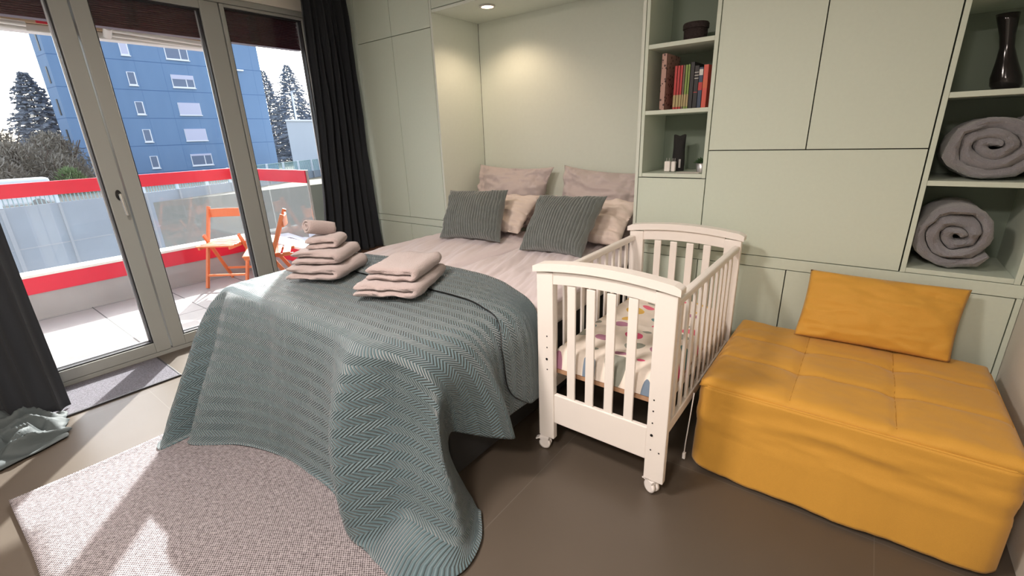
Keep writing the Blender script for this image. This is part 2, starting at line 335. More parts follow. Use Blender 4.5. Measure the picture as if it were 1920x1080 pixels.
struct(MB().box(-1.119, XR-.002, YC-.001, YC+.019, .7148, .7722).build('trim_3', 'cab', bev=.001))
struct(MB().box(-3.90, -3.742, YC, YC+.02, .0, .713).box(-3.90, -3.742, YC, YC+.02, .774, ZT).build('trim_4', 'cab'))
struct(MB().box(.594, XR-.002, YC+.002, YC+.02, .0, .713).box(.594, XR-.002, YC+.002, YC+.02, .774, ZT).build('trim_5', 'cab'))
# bed niche
o = thing('bed_niche', 'pale green cabinet niche open around the head of the double bed', 'niche', (-1.97, YC, 0)); off = o.location
MB(off).box(-2.821, -2.801, YC, 3.27, .02, ZT).build('side_panel', 'niche', o, bev=.001)
MB(off).box(-1.141, -1.122, YC, 3.27, .02, ZT).build('side_panel', 'niche', o, bev=.001)
MB(off).box(-2.799, -1.143, 3.272, 3.29, .02, ZT).build('back_panel', 'niche', o)
MB(off).box(-2.799, -1.143, YC+.001, 3.27, 2.34, 2.36).build('top_panel', 'niche', o, bev=.001)
door_panel(MB(off), -2.80, -1.142, 2.362, ZT).build('front_panel', 'cab', o, bev=.001)
# open shelf column A
def bookcase(label, x0, x1, zb, shelves, depth):
    o = thing('open_bookcase', label, 'bookcase', ((x0+x1)/2, YC, zb)); off = o.location; t = .022
    MB(off).box(x0+.003, x0+t, YC-.002, YC+depth, zb, ZT).build('side_panel', 'cab', o, bev=.001)
    MB(off).box(x1-t, x1-.002, YC-.002, YC+depth, zb, ZT).build('side_panel', 'cab', o, bev=.001)
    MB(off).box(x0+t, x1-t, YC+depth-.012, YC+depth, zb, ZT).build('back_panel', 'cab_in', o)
    for z in shelves: MB(off).box(x0+t+.0005, x1-t-.0005, YC, YC+depth-.013, z-.022, z).build('shelf', 'cab', o, bev=.001)
    return o
bookcase('tall narrow open pale green shelves holding books beside the bed niche', -1.120, -.724, 1.182, [1.205, 1.557, 1.902, 2.26], .36)
bookcase('open pale green shelves at the right wall holding rolled blankets', .192, .592, .774, [.797, 1.196, 1.556, 1.92], .42)
cabinet('small_cabinet', 'small square pale green cabinet door below the book shelves', -1.120, -.724, .774, 1.180, [('door', -1.120, -.724, .774, 1.180)])
cabinet('wall_cabinet', 'wide pale green cabinet with two upper doors over one large flap', -.724, .192, .774, ZT, [('door', -.724, -.266, 1.332, ZT), ('door', -.266, .192, 1.332, ZT), ('flap_door', -.724, .192, .774, 1.332)])
for (a, b_, lb) in ((-1.12, -.724, 'low pale green base cabinet seen through the slats of the white cot'), (-.724, -.266, 'low pale green base cabinet between the cot and the yellow cushion'), (-.266, .192, 'low pale green base cabinet directly behind the yellow cushion'), (.192, .592, 'low pale green base cabinet in the corner under the rolled blankets')):
    cabinet('base_cabinet', lb, a, b_, 0, .713, [('door', a, b_, .05, .713)], group=None)

# ================================================================ BLANKET / BED
def crom(p0, p1, p2, p3, t):
    return .5*((2*p1)+(p2-p0)*t+(2*p0-5*p1+4*p2-p3)*t*t+(-p0+3*p1-3*p2+p3)*t**3)
def bsp(p0, p1, p2, p3, t):
    return ((1-t)**3*p0+(3*t**3-6*t*t+4)*p1+(-3*t**3+3*t*t+3*t+1)*p2+t**3*p3)/6
def ev1(P, u):
    n_ = len(P); i = min(int(u), n_-2); t = u-i
    g_ = lambda k: P[k] if 0 <= k < n_ else (2*P[0]-P[1] if k < 0 else 2*P[-1]-P[-2])
    a = (g_(i-1), g_(i), g_(i+1), g_(i+2))
    return crom(*a, t)*.75+bsp(*a, t)*.25
def ev(N, s, t):
    return ev1([ev1(r, s) for r in N], t)

ob = thing('double_bed', 'low double bed with black base and white mattress in the wall niche', 'bed', (-1.97, 1.1, 0)); off = ob.location
MB(off).box(-2.78, -1.22, 1.10, 3.25, .04, .47).build('bed_base', 'black', ob, bev=.01)
mt = MB(off).box(-2.79, -1.18, 1.07, 3.25, .475, .628).build('mattress', 'sheet', ob, bev=.05); mt.modifiers['b'].segments = 5
def duvet(label, x0, x1, y0, y1, seed, left):
    nx, ny = 110, 170; rows = []
    for j in range(ny):
        v = j/(ny-1); y = y0+(y1-y0)*v; r = []
        for i in range(nx):
            u = i/(nx-1); bul = .05*sin(pi*min(1, v*1.1))*(1 if left else -0.2) if True else 0
            xa = x0-(bul if left else 0)+.02*sin(v*5+seed); xb = x1+.012*sin(v*6+seed*2); x = xa+(xb-xa)*u
            e = min(u, 1-u)*2; pr = (1-(1-min(1, e*2.6))**2)**.5 if e < .385 else 1
            ev_ = min(1, min(v, 1-v)*16); pr *= (1-(1-ev_)**2)**.5
            q = x*.75+y*.25
            z = .628+.016+.046*pr+.016*fbm(q*9+seed, y*1.1, 0)*pr + .010*(1-abs(noise.noise(V((q*15+seed, y*1.6, 3)))*2.4))*pr+.005*(1-abs(noise.noise(V((q*34+seed, y*3, 8)))*2.4))*pr
            if e*(x1-x0)/2 < .03 and pr < .6: z = .628+.012+.055*pr
            r.append((x, y, z))
        rows.append(r)
    o = thing('duvet', label, 'duvet', ((x0+x1)/2, y1, .63)); b = MB(o.location)
    b.grid(rows, nx, ny); b.build('duvet_cover', 'bed', o, solid=.012)
    return o
duvet('wrinkled pale lilac duvet on the window side of the double bed', -2.80, -1.965, 1.52, 3.0, 1.3, True)
duvet('wrinkled pale lilac duvet on the cot side of the double bed', -1.955, -1.135, 1.50, 3.0, 5.1, False)

Zt = .712
xs = [-2.91, -2.91, -2.86, -2.74, -2.60, -2.35, -2.08, -1.83, -1.62, -1.44, -1.29, -1.16, -1.10, -1.085, -1.085]
zs = [.33, .50, .675, .708, Zt, Zt, Zt-.006, Zt-.004, Zt, Zt, Zt, .695, .61, .44, .27]
yfold = [1.74, 1.74, 1.73, 1.735, 1.745, 1.80, 1.83, 1.83, 1.80, 1.76, 1.68, 1.62, 1.595, 1.585, 1.585]
N = []
N.append([V((xs[i], yfold[i], zs[i])) for i in range(15)])
for y in (1.5, 1.28): N.append([V((xs[i], y, zs[i])) for i in range(15)])
r = [V((xs[i], 1.10, zs[i])) for i in range(15)]; r[11] = V((-1.155, 1.14, .69)); r[12] = V((-1.09, 1.19, .60)); r[13] = V((-1.02, 1.23, .43)); r[14] = V((-.985, 1.26, .245)); N.append(r)
for r in (
 ((-2.93, 1.0, .30), (-2.93, .95, .52), (-2.84, .93, .665), (-2.74, .945, .698), (-2.61, .94, .705), (-2.35, .94, .708), (-2.08, .945, .705), (-1.83, .95, .705), (-1.62, .945, .705), (-1.45, .94, .705), (-1.31, .97, .69), (-1.18, .99, .66), (-1.12, 1.04, .58), (-1.14, 1.09, .43), (-1.16, 1.12, .29)),
 ((-2.90, .93, .22), (-2.88, .85, .40), (-2.80, .79, .56), (-2.70, .88, .58), (-2.60, .84, .61), (-2.36, .875, .61), (-2.10, .89, .61), (-1.85, .895, .61), (-1.64, .885, .60), (-1.49, .82, .60), (-1.35, .955, .59), (-1.22, .96, .56), (-1.12, .985, .50), (-1.17, 1.05, .42), (-1.19, 1.08, .30)),
 ((-2.86, .85, .15), (-2.82, .74, .27), (-2.73, .65, .37), (-2.67, .79, .38), (-2.575, .74, .40), (-2.36, .81, .40), (-2.10, .85, .40), (-1.86, .86, .40), (-1.62, .83, .40), (-1.45, .71, .40), (-1.35, .93, .39), (-1.20, .945, .38), (-1.07, .925, .36), (-1.15, 1.02, .29), (-1.19, 1.07, .20)),
 ((-2.84, .78, .07), (-2.78, .62, .13), (-2.67, .52, .18), (-2.64, .70, .18), (-2.56, .62, .20), (-2.34, .74, .20), (-2.10, .80, .20), (-1.87, .82, .20), (-1.60, .80, .20), (-1.38, .655, .20), (-1.28, .875, .19), (-1.12, .885, .19), (-.99, .89, .20), (-1.07, 1.0, .13), (-1.13, 1.07, .08)),
 ((-2.83, .76, .015), (-2.75, .54, .02), (-2.63, .44, .03), (-2.63, .62, .03), (-2.55, .54, .03), (-2.33, .685, .03), (-2.10, .76, .03), (-1.88, .785, .03), (-1.58, .775, .03), (-1.32, .645, .03), (-1.22, .82, .05), (-1.05, .82, .07), (-.93, .84, .06), (-.98, .96, .03), (-1.05, 1.05, .02)),
 ((-2.83, .75, .014), (-2.74, .51, .014), (-2.60, .405, .014), (-2.60, .60, .014), (-2.53, .515, .014), (-2.32, .665, .014), (-2.09, .745, .014), (-1.88, .765, .014), (-1.56, .755, .014), (-1.27, .67, .014), (-1.16, .655, .014), (-1.02, .655, .014), (-.895, .79, .014), (-.92, .94, .014), (-1.02, 1.05, .014))):
    N.append([V(p) for p in r])
Tn = len(N)-1; Sn = 14
def wrinkle(p, s, t):
    k = min(1, max(0, (t-2.5)/2))
    a = .016*k*fbm(p.x*3.2+p.y*1.5, p.y*1.2, p.z*.8) + .004*fbm(p.x*4, p.y*4, 2)
    return a
def blanket():
    o = thing('quilted_blanket', 'grey-teal chevron quilted bedspread hanging over the foot of the bed', 'blanket', (-1.97, 1.1, .0)); off = o.location
    nu, nv = 210, 230
    pts = [[ev(N, Sn*i/(nu-1), Tn*j/(nv-1)) for i in range(nu)] for j in range(nv)]
    # UV arclengths from mid lines
    jm = int(nv*.25); im = int(nu*.5); U = [0]; W = [0]
    for i in range(1, nu): U.append(U[-1]+(pts[jm][i]-pts[jm][i-1]).length)
    for j in range(1, nv): W.append(W[-1]+(pts[j][im]-pts[j-1][im]).length)
    out = []; nrm = []
    for j in range(nv):
        r = []; rn = []
        for i in range(nu):
            a = pts[j][min(i+1, nu-1)]-pts[j][max(i-1, 0)]; b = pts[min(j+1, nv-1)][i]-pts[max(j-1, 0)][i]
            n_ = b.cross(a)
            n_ = n_.normalized() if n_.length > 1e-9 else V((0, 0, 1)); p = pts[j][i]
            d = wrinkle(p, 0, Tn*j/(nv-1)); q = p+n_*d; q.z = max(q.z, .012); r.append(q); rn.append(n_)
        out.append(r); nrm.append(rn)
    b = MB(off); b.grid(out, nu, nv); uvs = [(U[i], W[j]) for j in range(nv) for i in range(nu)]
    b.build('main_layer', 'quilt', o, solid=.008, uvs=uvs)
    # folded back flap: from the fold line forwards on top
    fl = []; fu = []; nf = 40; cu = range(int(nu*.10), nu)
    for k in range(nf):
        v = k/(nf-1); r = []
        for i in cu:
            s = Sn*i/(nu-1)
            dep = 1.12+.70*max(0, min(1, (s-8.5)/3.5))**1.5
            if s > 12.6: dep -= .75*((s-12.6)/1.4)**2.2
            t = dep*v; jf = min(nv-1.001, t/Tn*(nv-1)); j0 = int(jf); fr = jf-j0
            p = out[j0][i].lerp(out[j0+1][i], fr); n_ = nrm[j0][i]
            lift = .017 if v > .02 else .002
            ed = 1 if v < .97 else .8
            r.append(p+n_*lift*ed+V((0, .010*max(0, 1-v*14), 0))); fu.append((U[i], -W[j0]-fr*(W[1]-W[0])))
        fl.append(r)
    b = MB(off); b.grid(fl, len(cu), nf); b.build('folded_flap', 'quilt', o, solid=.008, uvs=fu)
    # dark piping along the flap edge
    path = fl[-1]
    MB(off).tube([p+V((0, 0, .0)) for p in path[::2]], .0035, 6).build('edge_piping', 'steel_dark', o)
    return o
blanket()

# ================================================================ PILLOWS
def pillow(mb, A, B, Cc, D, th, nu=48, nv=40, seed=0, pinch=.06, wr=.012, rib=None, flange=False):
    """A bottom-left, B bottom-right, Cc top-right, D top-left"""
    A, B, Cc, D = map(V, (A, B, Cc, D)); nrm = (B-A).cross(D-A).normalized()
    for sgn in (1, -1):
        rows = []
        for j in range(nv):
            v = j/(nv-1); r = []
            for i in range(nu):
                u = i/(nu-1); a = 2*u-1; b = 2*v-1
                uu = .5+.5*a*(1-pinch*(1-b*b)*a*a); vv = .5+.5*b*(1-pinch*(1-a*a)*b*b)
                p = A*(1-uu)*(1-vv)+B*uu*(1-vv)+Cc*uu*vv+D*(1-uu)*vv
                h = (max(0, 1-a*a)**.55)*(max(0, 1-b*b)**.55)
                d = th*h
                if i not in (0, nu-1) and j not in (0, nv-1):
                    ef = 1-h
                    d += wr*fbm(a*2.2+seed, b*2.2+seed, seed)*(.4+ef)*min(1, h*4) + wr*.32*(max(0, 1-abs(noise.noise(V((a*1.7+b*1.1+seed, b*3.2-a*.6, seed*1.3))))*3.2))*min(1, h*3)*(0 if rib else 1) - (.012*math.exp(-((abs(a)-.70)/.03)**2)*min(1, h*4) if flange else 0)
                    if rib: d += rib[1]*abs(sin(pi*uu*rib[0]))**.45*min(1, h*3)
                r.append(p+nrm*d*sgn)
            rows.append(r)
        mb.grid(rows, nu, nv)
    return mb
def weld(o):
    bm = bmesh.new(); bm.from_mesh(o.data); bmesh.ops.remove_doubles(bm, verts=bm.verts, dist=.0004); bmesh.ops.recalc_face_normals(bm, faces=bm.faces); bm.to_mesh(o.data); bm.free(); return o
def mk_pillow(name, label, cat, m, pts, th, group=None, **k):
    c = V(pts[0]).lerp(V(pts[1]), .5); b = MB(c); pillow(b, *pts, th, **k); o = weld(b.build(name, m)); props(o, label, cat, group); return o
mk_pillow('pillow', 'large mauve square pillow leaning in the left corner of the bed niche', 'pillow', 'pil_m', [(-2.76, 3.02, .72), (-2.06, 3.02, .70), (-1.99, 3.16, 1.20), (-2.77, 3.17, 1.215)], .10, seed=1, wr=.045, flange=True, nu=70, nv=60, pinch=.10)
mk_pillow('pillow', 'large mauve square pillow leaning in the right corner of the bed niche', 'pillow', 'pil_m', [(-1.93, 3.02, .70), (-1.21, 3.02, .70), (-1.165, 3.16, 1.17), (-1.90, 3.17, 1.215)], .10, seed=4, wr=.045, flange=True, nu=70, nv=60, pinch=.10)
mk_pillow('pillow', 'peach pillow behind the corduroy cushion nearest the window', 'pillow', 'pil_p', [(-2.78, 2.72, .745), (-2.02, 2.70, .745), (-1.99, 2.98, 1.0), (-2.72, 2.98, .98)], .08, seed=7, wr=.04, nu=60, nv=50)
mk_pillow('pillow', 'peach pillow behind the right corduroy cushion, next to the cot', 'pillow', 'pil_p', [(-1.94, 2.70, .745), (-1.20, 2.70, .745), (-1.19, 2.98, .99), (-1.90, 2.98, 1.0)], .08, seed=9, wr=.04, nu=60, nv=50)
mk_pillow('cushion', 'grey-green ribbed corduroy cushion on the window side of the bed', 'cushion', 'cord', [(-2.58, 2.42, .712), (-2.06, 2.53, .708), (-2.10, 2.70, 1.07), (-2.62, 2.62, 1.055)], .095, nu=420, nv=60, seed=3, wr=.018, pinch=.09, rib=(26, .016))
mk_pillow('cushion', 'grey-green ribbed corduroy cushion in the middle of the bed', 'cushion', 'cord', [(-1.81, 2.42, .708), (-1.34, 2.44, .708), (-1.29, 2.68, 1.065), (-1.80, 2.67, 1.05)], .10, nu=420, nv=60, seed=5, wr=.018, pinch=.09, rib=(25, .016))

# ================================================================ TOWELS
def ribbon(path, th, D, seed=0, nd=26, round_=.03, amp=.007, axis='y'):
    """closed outline of a thick ribbon following 2D path (x,z) extruded along y"""
    n_ = len(path); L = []; R = []
    for i in range(n_):
        a = V(path[max(i-1, 0)]); b = V(path[min(i+1, n_-1)]); d = (b-a).normalized(); nn = V((-d.y, d.x))
        k = 1 if 0 < i < n_-1 else .5
        L.append((V(path[i]), nn*th/2*k)); R.append((V(path[i]), -nn*th/2*k))
    ring = L+R[::-1]; cx = sum(p.x for p, q in ring)/len(ring); cz = sum(p.y for p, q in ring)/len(ring); rows = []
    for j in range(nd):
        v = j/(nd-1); v = .5-.5*cos(pi*v)*(1-.0) if j < 3 or j > nd-4 else v; y = -D/2+D*v; e = min(v, 1-v)*D
        tk = (max(.04, 1-(1-min(1, e/(th*.55)))**2))**.5
        k = 1-.03*max(0, 1-e/round_)**2
        rr = []
        for q0, qn in ring:
            q = q0+qn*tk
            x = cx+(q.x-cx)*k; z = cz+(q.y-cz)*k
            x += amp*fbm(q.x*12+seed, y*7, q.y*12); z += amp*fbm(q.x*9, y*6+seed, q.y*12+5)
            rr.append((x, y+amp*2.5*fbm(q.x*8, q.y*30, seed+v*2), z))
        rows.append(rr)
    b = MB(); b.grid(rows, len(ring), nd, closed=True)
    m_ = len(L)
    for r_ in (rows[0], rows[-1]): b.add(r_, [(i, i+1, 2*m_-2-i, 2*m_-1-i) for i in range(m_-1)])
    return b
def serp(W, th, layers, gap=.0035):
    path = []; st = th+gap
    for k in range(layers):
        z = th/2+k*st; xsq = [(-W/2+W*i/14) for i in range(15)]
        if k % 2: xsq = xsq[::-1]
        path += [(x, z) for x in xsq]
        if k < layers-1:
            sx = 1 if k % 2 == 0 else -1
            path += [(sx*(W/2)+sx*st/2*sin(a*pi/6), z+st/2-st/2*cos(a*pi/6)) for a in range(1, 6)]
    return path
def place(b, name, m, loc, rz, parent=None, label=None, cat=None, group=None, tilt=0):
    o = weld(b.build(name, m)); o.location = loc; o.rotation_euler = (tilt, 0, rz); props(o, label, cat, group); o.parent = parent; return o
G1 = 'taupe towels piled on the window side of the blanket'; 
place(ribbon(serp(.28, .036, 2), .036, .36, 1), 'folded_towel', 'towel', (-2.41, 1.36, .735), rad(27), label='folded taupe bath towel at the bottom of the tall pile', cat='towel', group=G1)
place(ribbon(serp(.24, .034, 2), .034, .31, 2), 'folded_towel', 'towel', (-2.42, 1.37, .812), rad(33), label='folded taupe towel in the middle of the tall pile', cat='towel', group=G1)
place(ribbon(serp(.15, .030, 2), .030, .20, 3), 'folded_towel', 'towel', (-2.42, 1.38, .885), rad(40), label='small folded taupe towel directly under the rolled one', cat='towel', group=G1)
def spiral(turns, r0, pitch, n_=14, squash=1.0):
    return [((r0+pitch*a/(2*pi))*cos(a), (r0+pitch*a/(2*pi))*sin(a)*squash) for a in [turns*2*pi*i/(n_*turns) for i in range(int(n_*turns)+1)]]
place(ribbon(spiral(2.2, .008, .016), .014, .17, 4, amp=.003), 'rolled_towel', 'towel', (-2.44, 1.37, .995), rad(5), label='small rolled taupe face towel on top of the tall pile', cat='towel', group=G1, tilt=rad(-14))
G2 = 'taupe towels stacked in the middle of the blanket'
place(ribbon(serp(.30, .030, 2), .030, .43, 5), 'folded_towel', 'towel', (-1.83, 1.42, .738), rad(27), label='larger folded taupe towel under the other of the short stack', cat='towel', group=G2)
place(ribbon(serp(.235, .030, 2), .030, .36, 6), 'folded_towel', 'towel', (-1.83, 1.45, .803), rad(25), label='smaller folded taupe towel on top of the short stack', cat='towel', group=G2)

# ================================================================ COT
X0, X1, Y0, Y1 = -1.066, -.460, 1.545, 2.56
cot = thing('baby_cot', 'white wooden baby cot on castors between the bed and the yellow ottoman', 'cot', ((X0+X1)/2, (Y0+Y1)/2, 0)); off = cot.location
pt, pw, zt = .032, .082, .895
for yy, nm in ((Y0, 'end'), (Y1-pt, 'end')):
    y0, y1 = yy, yy+pt
    for xa in (X0, X1-pw): MB(off).box(xa, xa+pw, y0, y1, .068, zt).build('post', 'white', cot, bev=.004)
    # arched top rail
    def arch(x, base, rise): u = (x-X0)/(X1-X0)*2-1; return base+rise*(1-u*u)
    ns = 24; top = [(X0-.012+(X1-X0+.024)*i/ns) for i in range(ns+1)]
    poly = [(x, arch(x, zt, .024)) for x in top]+[(x, arch(x, zt+.034, .024)-(.008 if i in (0, ns) else 0)) for i, x in reversed(list(enumerate(top)))]
    MB(off).prism(poly, 'y', y0-.012, y1+.012).build('top_rail', 'white', cot, bev=.006)
    inn = [(X0+pw+(X1-X0-2*pw)*i/ns) for i in range(ns+1)]
    poly = [(x, arch(x, .835, .024)) for x in inn]+[(x, arch(x, zt, .024)) for x in reversed(inn)]
    MB(off).prism(poly, 'y', y0+.005, y1-.005).build('upper_rail', 'white', cot, bev=.002)
    MB(off).box(X0+pw, X1-pw, y0+.005, y1-.005, .160, .312).build('bottom_board', 'white', cot, bev=.004)
    for k in range(4):
        xc = X0+pw+(X1-X0-2*pw)*(k+1)/5*1.0+(-.004+.002*k); MB(off).box(xc-.0195, xc+.0195, y0+.010, y1-.010, .311, .85).build('slat', 'white', cot, bev=.003)
for xa in (X0+.004, X1-.036):
    MB(off).box(xa, xa+.032, Y0+pt+.001, Y1-pt-.001, .835, .868).build('side_rail', 'white', cot, bev=.008)
    MB(off).box(xa+.004, xa+.028, Y0+pt+.001, Y1-pt-.001, .285, .33).build('lower_side_rail', 'white', cot, bev=.004)
    for k in range(10):
        yc = Y0+pt+(Y1-Y0-2*pt)*(k+1)/11; MB(off).box(xa+.010, xa+.022, yc-.013, yc+.013, .329, .836).build('slat', 'white', cot, bev=.003)
MB(off).box(X0+.05, X1-.05, Y0+.045, Y1-.045, .405, .425).build('mattress_base', 'slat', cot)
for xa in (X0+.041, X1-.061): MB(off).box(xa, xa+.02, Y0+pt, Y1-pt, .375, .404).build('base_support', 'white', cot)
def screw(xh, z, r_=.0035, d=.0008):
    MB(off).prism([(xh+r_*cos(a*pi/4), z+r_*sin(a*pi/4)) for a in range(8)], 'y', Y0-d, Y0+.002).build('screw_hole' if r_ < .005 else 'screw_head', 'steel_dark', cot)
for xh, zz in ((X0+pw*.62, (.60, .545, .435)), (X1-pw*.72, (.45, .40, .345)), (X1-pw*.3, (.215,)), (X1-pw*.72, (.218,))):
    for z in zz: screw(xh, z)
screw(X0+pw*.6, .487, .006, .002); screw(X1-pw*.72, .288, .006, .002)
def castor(x, y, ang):
    c = bpy.data.objects.new('castor', None); 
    b = MB(); d = V((cos(ang), sin(ang), 0)); s = V((-sin(ang), cos(ang), 0)); ctr = V((x, y, .029))+d*.012
    b.tube([ctr-s*.019, ctr-s*.017, ctr-s*.004, ctr-s*.003], [.022, .028, .028, .022], 20).tube([ctr+s*.003, ctr+s*.004, ctr+s*.017, ctr+s*.019], [.022, .028, .028, .022], 20)
    b.v = [p-V(off) for p in b.v]; o = b.build('castor', 'castor', cot)
    b = MB(); b.tube([(x, y, .072), (x, y, .048)], .010, 10); b.bar(ctr+V((0, 0, .026))-d*.02, ctr+V((0, 0, .030))+d*.026, .042, .012)
    b.bar(ctr+d*.026+V((0, 0, .024)), ctr+d*.046+V((0, 0, .012)), .024, .006)
    b.v = [p-V(off) for p in b.v]; b.build('fork', 'castor', o)
for x, y, a in ((X0+.04, Y0+.016, pi*1.08), (X1-.04, Y0+.016, pi*.85), (X0+.04, Y1-.016, 2.8), (X1-.04, Y1-.016, 2.3)): castor(x, y, a)
# cot mattress with spotted bedding: top-level
def soft_box(x0, x1, y0, y1, z0, z1, nx=40, ny=60, amp=.012, seed=0, rr=.04):
    rows = []
    for j in range(ny):
        v = j/(ny-1); r = []
        for i in range(nx):
            u = i/(nx-1); ex = min(u, 1-u)*(x1-x0); ey = min(v, 1-v)*(y1-y0); e = min(ex, ey)
            z = z0+(z1-z0)*min(1, (1-(1-min(1, e/rr))**2)**.5)
            x = x0+(x1-x0)*u; y = y0+(y1-y0)*v
            z += amp*fbm(x*5+seed, y*5, 0)*min(1, e/rr)
            r.append((x, y, z))
        rows.append(r)
    return rows
b = MB(((X0+X1)/2, (Y0+Y1)/2, .426)); rows = soft_box(X0+.046, X1-.046, Y0+.045, Y1-.045, .428, .53, amp=.02, seed=2); b.grid(rows, 40, 60)
b.add([(X0+.046, Y0+.045, .428), (X1-.046, Y0+.045, .428), (X1-.046, Y1-.045, .428), (X0+.046, Y1-.045, .428)], [(0, 1, 2, 3)])
props(b.build('cot_bedding', 'spots'), 'white bedding with coloured spots lying inside the white cot', 'bedding')

# ================================================================ OTTOMAN
x0, x1, y0, y1, zt = -.425, .555, 1.83, 2.62, .44
ott = thing('ottoman', 'large mustard yellow slipcovered ottoman in the corner by the right wall', 'ottoman', ((x0+x1)/2, (y0+y1)/2, 0)); off = ott.location
cx = [x0+(x1-x0)*.335, x0+(x1-x0)*.665]; cy = [y0+(y1-y0)*.36, y0+(y1-y0)*.68]
nx, ny = 120, 100; rows = []
for j in range(ny):
    v = j/(ny-1); r = []
    for i in range(nx):
        u = i/(nx-1); x = x0+(x1-x0)*u; y = y0+(y1-y0)*v
        # rounded corners
        e = min(min(u, 1-u)*(x1-x0), min(v, 1-v)*(y1-y0))
        z = zt-.030+.034*min(1, (1-(1-min(1, e/.045))**2)**.5)
        d = min(min(abs(x-c) for c in cx), min(abs(y-c) for c in cy)); z -= .007*math.exp(-(d/.016)**2)
        dd = min(math.hypot(x-a, y-b_) for a in cx for b_ in cy); z -= .016*math.exp(-(dd/.05)**2)
        z += .006*fbm(x*3, y*3, 1)+.004*fbm(x*9, y*9, 4)
        r.append((x, y, z))
    rows.append(r)
MB(off).grid(rows, nx, ny).build('cushion_top', 'mustard', ott, solid=.004)
se = MB(off)
def topz(x, y):
    i = min(nx-1, max(0, round((x-x0)/(x1-x0)*(nx-1)))); j = min(ny-1, max(0, round((y-y0)/(y1-y0)*(ny-1)))); return rows[j][i][2]
for c in cx: se.tube([(c, y0+.01+(y1-y0-.02)*k/40, topz(c, y0+.01+(y1-y0-.02)*k/40)+.0005) for k in range(41)], .0022, 5)
for c in cy: se.tube([(x0+.01+(x1-x0-.02)*k/40, c, topz(x0+.01+(x1-x0-.02)*k/40, c)+.0005) for k in range(41)], .0022, 5)
se.build('tufting_seams', 'seam', ott)
# skirt
per = []; R_ = .05
def arc(cx_, cy_, a0): return [(cx_+R_*cos(a0+k*pi/2/6), cy_+R_*sin(a0+k*pi/2/6)) for k in range(7)]
def seg(a, b_, n_): return [(a[0]+(b_[0]-a[0])*k/n_, a[1]+(b_[1]-a[1])*k/n_) for k in range(1, n_)]
c1 = arc(x0+R_, y0+R_, pi); c2 = arc(x1-R_, y0+R_, -pi/2); c3 = arc(x1-R_, y1-R_, 0); c4 = arc(x0+R_, y1-R_, pi/2)
per = c1+seg(c1[-1], c2[0], 60)+c2+seg(c2[-1], c3[0], 40)+c3+seg(c3[-1], c4[0], 50)+c4+seg(c4[-1], c1[0], 40)
nv = 36; sk = []
mx_, my_ = (x0+x1)/2, (y0+y1)/2
for j in range(nv):
    v = j/(nv-1); z = zt-.03-(zt-.045)*v; r = []
    for k, (x, y) in enumerate(per):
        fy = (y < y0+.06); sg = 1 if fy else .4
        push = .004+.030*v**1.4*(.25+.75*sin(pi*min(1, max(0, (x-x0)/(x1-x0)))))*sg + .012*fbm(x*2.2+z*2, z*13, 2)*sin(pi*min(1, v*1.6))
        push += .012*v*fbm(x*4, y*4, 3)
        dx, dy = (x-mx_), (y-my_); nrmx = 0 if abs(dy)/(y1-y0) > abs(dx)/(x1-x0) else (1 if dx > 0 else -1); nrmy = 0 if nrmx else (1 if dy > 0 else -1)
        zz = z+(.012*fbm(x*3, y*3, 7)*v if v > .5 else 0)
        r.append((x+nrmx*min(push, .01), y+nrmy*(push if nrmy < 0 else .004), max(zz, .006)))
    sk.append(r)
MB(off).grid(sk, len(per), nv, closed=True).build('skirt', 'mustard', ott, solid=.003)
pp = MB(off); P_ = [(x, y, zt-.028) for x, y in per]; pp.tube(P_+P_[:1], .0055, 6); pp.build('piping', 'mustard', ott)
MB(off).box(x0+.03, x1-.03, y0+.03, y1-.03, .03, .37).build('foam_block', 'black', ott, bev=.02)
mk_pillow('cushion', 'plain mustard yellow oblong cushion leaning on the green cabinets', 'cushion', 'mustard', [(-.165, 2.50, .455), (.415, 2.52, .455), (.44, 2.66, .75), (-.15, 2.66, .755)], .060, seed=11, wr=.018, pinch=.03)
# charger cable hanging beside the cot
b = MB((-.45, 1.9, 0)); b.tube([(-.436, 1.80, .38), (-.440, 1.798, .30), (-.446, 1.80, .20), (-.456, 1.82, .10), (-.462, 1.84, .035)], .0025, 6).box(-.468, -.456, 1.835, 1.850, .006, .036)
props(b.build('pull_cord', 'castor'), 'thin white cord with a small end piece hanging between cot and ottoman', 'cord')

# ================================================================ RUG + MAT
rugx0, rugx1, rugy0, rugy1 = -2.745, -1.09, -.09, .98
nx, ny = 90, 60; rows = []
for j in range(ny):
    v = j/(ny-1); r = []
    for i in range(nx):
        u = i/(nx-1); x = rugx0+(rugx1-rugx0)*u; y = rugy0+(rugy1-rugy0)*v
        e = min(u*(rugx1-rugx0), (1-u)*(rugx1-rugx0), v*(rugy1-rugy0)); 
        z = .0085+.003*max(0, fbm(x*3, y*3, 0))*min(1, e*8)
        if x < rugx0+.05: z += .006*(1-(x-rugx0)/.05)
        r.append((x+.008*sin(y*6)*(1-u), y+.006*sin(x*5)*(1-v), z))
    rows.append(r)
b = MB((-1.9, .4, 0)); b.grid(rows, nx, ny); o = b.build('woven_rug', 'rug', solid=.008); props(o, 'pale taupe woven rug with dark flecks on the floor at the bed foot', 'rug')
b = MB((-3.69, .35, 0)); b.box(-3.905, -3.455, -.10, .775, .001, .009)
o = thing('door_mat', 'dark grey speckled door mat along the balcony door', 'mat', (-3.69, .35, 0))
b.build('carpet_pad', 'mat', o, bev=.002); MB(o.location).box(-3.455, -3.44, -.105, .785, .0005, .0105).box(-3.905, -3.455, .775, .785, .0005, .0105).build('rubber_edge', 'gasket', o, bev=.002)

